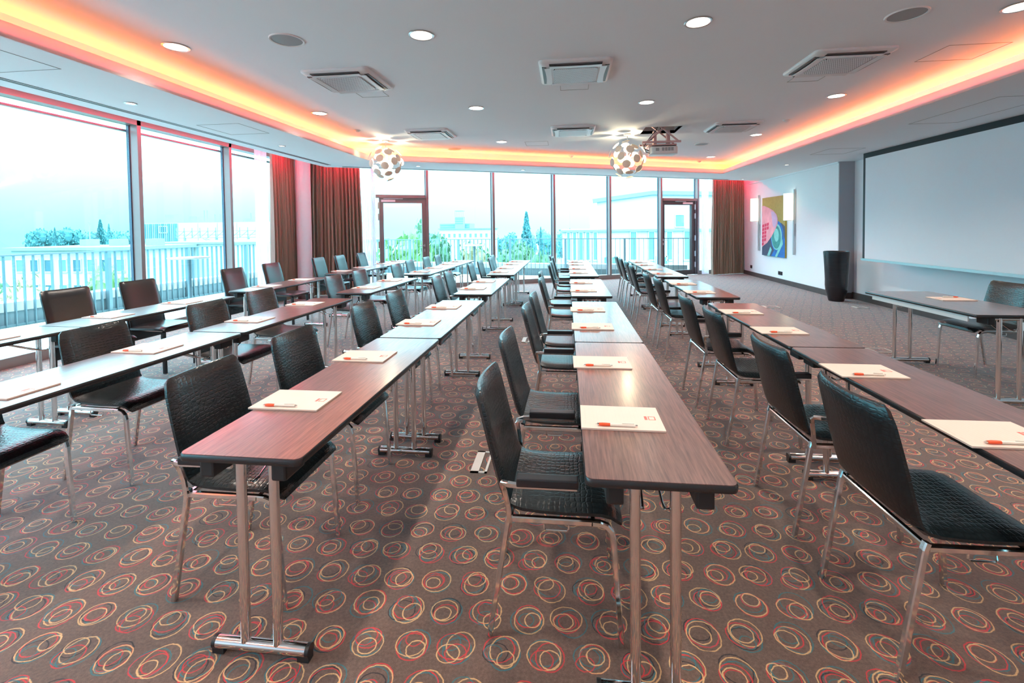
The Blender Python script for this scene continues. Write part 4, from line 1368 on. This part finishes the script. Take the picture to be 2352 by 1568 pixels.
tree('broadleaf_tree', -26.4, 24.5, 0.10, 3.4, 'leaf_bright', 'bright green tree just beyond the left railing before the white house', 'trees outside', 0)
tree('broadleaf_tree', -32.4, 24.0, -0.45, 4.2, 'leaf_autumn', 'yellowish autumn tree beyond the left railing at the photo edge', 'trees outside', 1)
tree('broadleaf_tree', -37.6, 25.5, 0.1, 4.0, 'leaf_green', 'green tree at the far left edge of the window view', 'trees outside', 0)
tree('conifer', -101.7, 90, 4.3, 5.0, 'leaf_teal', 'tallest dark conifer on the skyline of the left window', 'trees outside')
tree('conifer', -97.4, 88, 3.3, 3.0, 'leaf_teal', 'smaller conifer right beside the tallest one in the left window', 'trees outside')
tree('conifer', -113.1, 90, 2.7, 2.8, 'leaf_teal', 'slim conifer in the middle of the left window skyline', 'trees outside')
lt = random.Random(21)
for i in range(9):
    x_ = -126 + i * 4.0
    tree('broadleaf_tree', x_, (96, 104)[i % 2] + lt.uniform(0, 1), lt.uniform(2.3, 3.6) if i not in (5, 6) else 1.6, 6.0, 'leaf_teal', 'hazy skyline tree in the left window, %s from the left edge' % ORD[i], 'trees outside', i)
tree('broadleaf_tree', -59.0, 66.5, 4.0, 2.0, 'leaf_teal', 'small tree rising behind the factory roof units', 'trees outside', 1)
tree('broadleaf_tree', -9.55, 26.0, 1.75, 4.6, 'leaf_bright', 'large bright green tree behind the left terrace door', 'trees outside', 0)
tree('broadleaf_tree', -10.2, 31.5, 2.9, 2.4, 'leaf_green', 'taller thin tree top rising behind the bright green tree', 'trees outside', 1)
tree('broadleaf_tree', -13.4, 29.0, 1.0, 3.2, 'leaf_green', 'green tree left of the large bright tree behind the sheer', 'trees outside', 0)
for i, (x_, y_, zt, w_, mt, lb) in enumerate((
        (-12.0, 40, 1.55, 3.9, 'leaf_green', 'light green tree right of the left terrace door'), (-9.4, 44.5, .90, 4.6, 'leaf_green', 'broad green tree below the distant tower'),
        (-7.6, 39, .95, 3.2, 'leaf_autumn', 'yellow-green tree right of the distant tower'), (-6.4, 50, .55, 3.9, 'leaf_green', 'green tree left of the tall conifer'),
        (-3.6, 46, .60, 3.9, 'leaf_green', 'green tree in front of the tall conifer'), (-2.0, 41, .45, 2.7, 'leaf_green', 'green tree right of the tall conifer by the white building'))):
    tree('broadleaf_tree', x_, y_, zt, w_, mt, lb, 'trees outside', i)
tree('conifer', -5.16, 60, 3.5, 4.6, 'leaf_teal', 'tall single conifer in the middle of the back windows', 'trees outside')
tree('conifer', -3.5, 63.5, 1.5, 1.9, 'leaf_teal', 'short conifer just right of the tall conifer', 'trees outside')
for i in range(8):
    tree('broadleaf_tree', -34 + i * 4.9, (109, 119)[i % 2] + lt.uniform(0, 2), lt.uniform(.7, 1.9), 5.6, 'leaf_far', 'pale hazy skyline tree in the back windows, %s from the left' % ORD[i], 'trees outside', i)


def building(name, label, x0, x1, y0, y1, z1, wall, cat='building'):
    t = thing(name, label, cat, ((x0 + x1) / 2, (y0 + y1) / 2, GZ))
    a, b = (x1 - x0) / 2, (y1 - y0) / 2
    MB().box(-a, a, -b, b, 0, z1 - GZ).build('walls', wall, t)
    return t, a, b


def win(t, x, b, z, w, h, mat='window_far', name='window'):
    """window with a recessed pane on the facade facing the hotel"""
    fr_ = MB(); zz = z - GZ
    for q in ((x - w / 2 - .06, x + w / 2 + .06, zz + h / 2, zz + h / 2 + .08), (x - w / 2 - .06, x + w / 2 + .06, zz - h / 2 - .08, zz - h / 2)):
        fr_.box(q[0], q[1], -b - .07, -b, q[2], q[3])
    for q in ((x - w / 2 - .06, x - w / 2), (x + w / 2, x + w / 2 + .06)): fr_.box(q[0], q[1], -b - .07, -b, zz - h / 2, zz + h / 2)
    f = fr_.build(name, 'build_white', t)
    MB().box(x - w / 2, x + w / 2, -b - .03, -b - .001, zz - h / 2, zz + h / 2).build('pane', mat, f)


# apartment house behind the left railing
t, a, b = building('apartment_house', 'pale two-storey flat-roofed house with dark windows behind the left railing', -41.5, -31.6, 30, 35.5, .20, 'build_white')
MB().box(-a - .3, a + .3, -b - .4, b + .3, .20 - GZ, .42 - GZ).build('roof_edge', 'roof_pale', t)
for x_ in (-38.0, -35.4, -32.2): MB().box(x_ + 36.55 - .45, x_ + 36.55 + .45, -.4, .4, .42 - GZ, .95 - GZ).build('chimney', 'build_grey', t)
for x_ in (-37.9, -33.6): MB().box(x_ + 36.55 - .03, x_ + 36.55 + .03, -.1, -.04, .4 - GZ, 2.3 - GZ).build('antenna_mast', 'build_grey', t)
for zz, hh in ((-.95, .85), (-2.9, 1.0), (-5.2, 1.0)):
    for i in range(8): win(t, -a + .8 + i * 1.2, b, zz, .62, hh, 'window_far' if i in (1, 2, 4, 6) else 'window_pale')
# factory far left
t, a, b = building('factory_hall', 'long flat factory hall with roof units seen through the second left window', -50.5, -28, 50, 64, 2.55, 'build_pale')
MB().box(-a + .02, -a + 4.3, -b - .12, -b, .3 - GZ, 2.45 - GZ).build('dark_cladding', 'build_teal', t)
for i in range(16): MB().box(-a + .1 + i * .265, -a + .2 + i * .265, -b - .2, -b - .12, .3 - GZ, 2.45 - GZ).build('cladding_rib', 'build_grey' if i % 3 else 'build_teal', t)
win(t, -a + 2.6, b + .12, 1.75, 1.0, .7)
for i in range(7): MB().box(-a + 4.6 + i * 2.5, -a + 7.0 + i * 2.5, -b - .06, -b, .2 - GZ, 2.45 - GZ).build('facade_panel', 'build_white', t)
for x_, w_, h_ in ((-48.1, 1.2, 1.0), (-45.0, 1.15, .75), (-38.0, .9, .4)): MB().box(x_ + 39.25 - w_ / 2, x_ + 39.25 + w_ / 2, -b + 1, -b + 2.4, 2.55 - GZ, 2.55 + h_ - GZ).build('roof_unit', 'build_grey', t)
for x_, h_ in ((-43.0, 1.4), (-42.6, 1.4), (-41.6, .9), (-40.9, .9), (-37, 1.0), (-36.3, 1.0), (-34.5, .9)): MB().box(x_ + 39.25 - .05, x_ + 39.25 + .05, -b + .4, -b + .5, 1.6 - GZ, 2.6 + h_ - GZ).build('mast', 'build_grey', t)
# steel walkway in front of the factory
t = thing('steel_walkway', 'steel truss walkway with stairs in front of the factory hall', 'walkway', (-44.5, 48, GZ))
for z_ in (.72, 1.05, 1.48): MB().box(0, 11, -.05, .05, z_ - GZ, z_ + .06 - GZ).build('chord', 'build_grey', t)
for i in range(12):
    MB().box(i * .98, i * .98 + .06, -.05, .05, .72 - GZ, 1.9 - GZ).build('truss_post', 'build_grey', t)
    if i < 11: MB().bar([(i * .98, 0, .75 - GZ), (i * .98 + .98, 0, 1.5 - GZ)], .05, .05).build('truss_brace', 'build_grey', t)
for i in (1, 5, 9): MB().box(i * .98, i * .98 + .15, -.1, .1, 0, .72 - GZ).build('pillar', 'build_grey', t)
MB().bar([(4.2, -.6, .7 - GZ), (8.8, -.6, -1.2 - GZ)], .1, .12).build('stair_stringer', 'build_grey', t)
MB().bar([(4.2, -1.0, .7 - GZ), (8.8, -1.0, -1.2 - GZ)], .1, .12).build('stair_stringer', 'build_grey', t)
# bright wing behind the railing
t, a, b = building('white_wing', 'bright white windowless wing behind the left railing below the factory', -36.2, -18.5, 36, 46, .40, 'build_white')
MB().box(-a - .2, a + .2, -b - .2, b, .40 - GZ, .56 - GZ).build('roof_edge', 'roof_pale', t)
# distant tower
t, a, b = building('office_tower', 'distant pale office tower with a crowned top in the back windows', -35.9, -33.2, 146.2, 148.8, 5.25, 'build_grey')
for i in range(5): MB().box(-a + i * .66, -a + i * .66 + .1, -b, -b + .1, 5.4 - GZ, 7.2 - GZ).build('crown_post', 'build_grey', t)
MB().box(-a, a, -b, b, 7.1 - GZ, 7.25 - GZ).build('crown_ring', 'build_grey', t)
for i in range(3): MB().box(-a, a, -b - .05, -b, (3.0 + i * .75) - GZ, (3.25 + i * .75) - GZ).build('window_band', 'window_pale', t)
t, a, b = building('office_block', 'distant grey office block at the foot of the tower', -41.8, -31.6, 149, 157, 3.1, 'build_grey')
for i in range(2): MB().box(-a + .3, a - .3, -b - .05, -b, (1.6 + i * .8) - GZ, (2.0 + i * .8) - GZ).build('window_band', 'window_pale', t)
t, a, b = building('long_white_building', 'long low white building on the skyline left of the tall conifer', -28.1, -15.5, 100, 102.5, 1.30, 'build_white')
MB().box(-a - .3, a + .3, -b - .3, b, 1.30 - GZ, 1.5 - GZ).build('roof_edge', 'roof_pale', t)
for i in range(10): win(t, -a + 1.0 + i * 1.2, b, -.1, .5, .8, 'window_pale')
# white building on the right
t, a, b = building('white_podium', 'low white building with narrow vertical strip windows behind the right back windows', -.25, 15, 30, 48, 1.15, 'build_white')
MB().box(-a - .1, a + .1, -b - .12, b, 1.15 - GZ, 1.28 - GZ).build('roof_edge', 'build_grey', t)
for x_, w_ in ((.14, .16), (.54, .18), (.95, .20), (1.39, .20), (1.86, .20), (4.27, .34), (5.4, .32), (6.5, .30), (7.57, .30), (8.7, .3), (9.8, .3)):
    win(t, x_ - 7.375, b, .22, w_, 1.75, 'window_pale', 'strip_window')
for x_ in (2.6, 3.1, 5.9, 6.2): win(t, x_ - 7.375, b, -.75, .34, .5, 'window_pale')
t = thing('white_gabled_block', 'tall white block with a sloping roof edge and one shuttered window behind the right door', 'building', (2.15, 32.3, 1.285))
MB().add([(0, 0, 0), (12.5, 0, 0), (12.5, 10, 0), (0, 10, 0), (0, 0, 2.0), (3.75, 0, 2.45), (12.5, 0, 2.15), (0, 10, 2.0), (3.75, 10, 2.45), (12.5, 10, 2.15)],
         [(0, 1, 6, 5, 4), (3, 7, 8, 9, 2), (0, 4, 7, 3), (1, 2, 9, 6), (4, 5, 8, 7), (5, 6, 9, 8)]).build('walls', 'build_white', t)
MB().bar([(-.3, -.1, 1.98), (3.75, -.1, 2.47), (12.5, -.1, 2.17)], .3, .14, (0, 1, 0)).build('roof_edge', 'build_grey', t)
win(t, 5.53, 0, .53 + GZ, .54, .78, 'window_pale', 'shuttered_window')
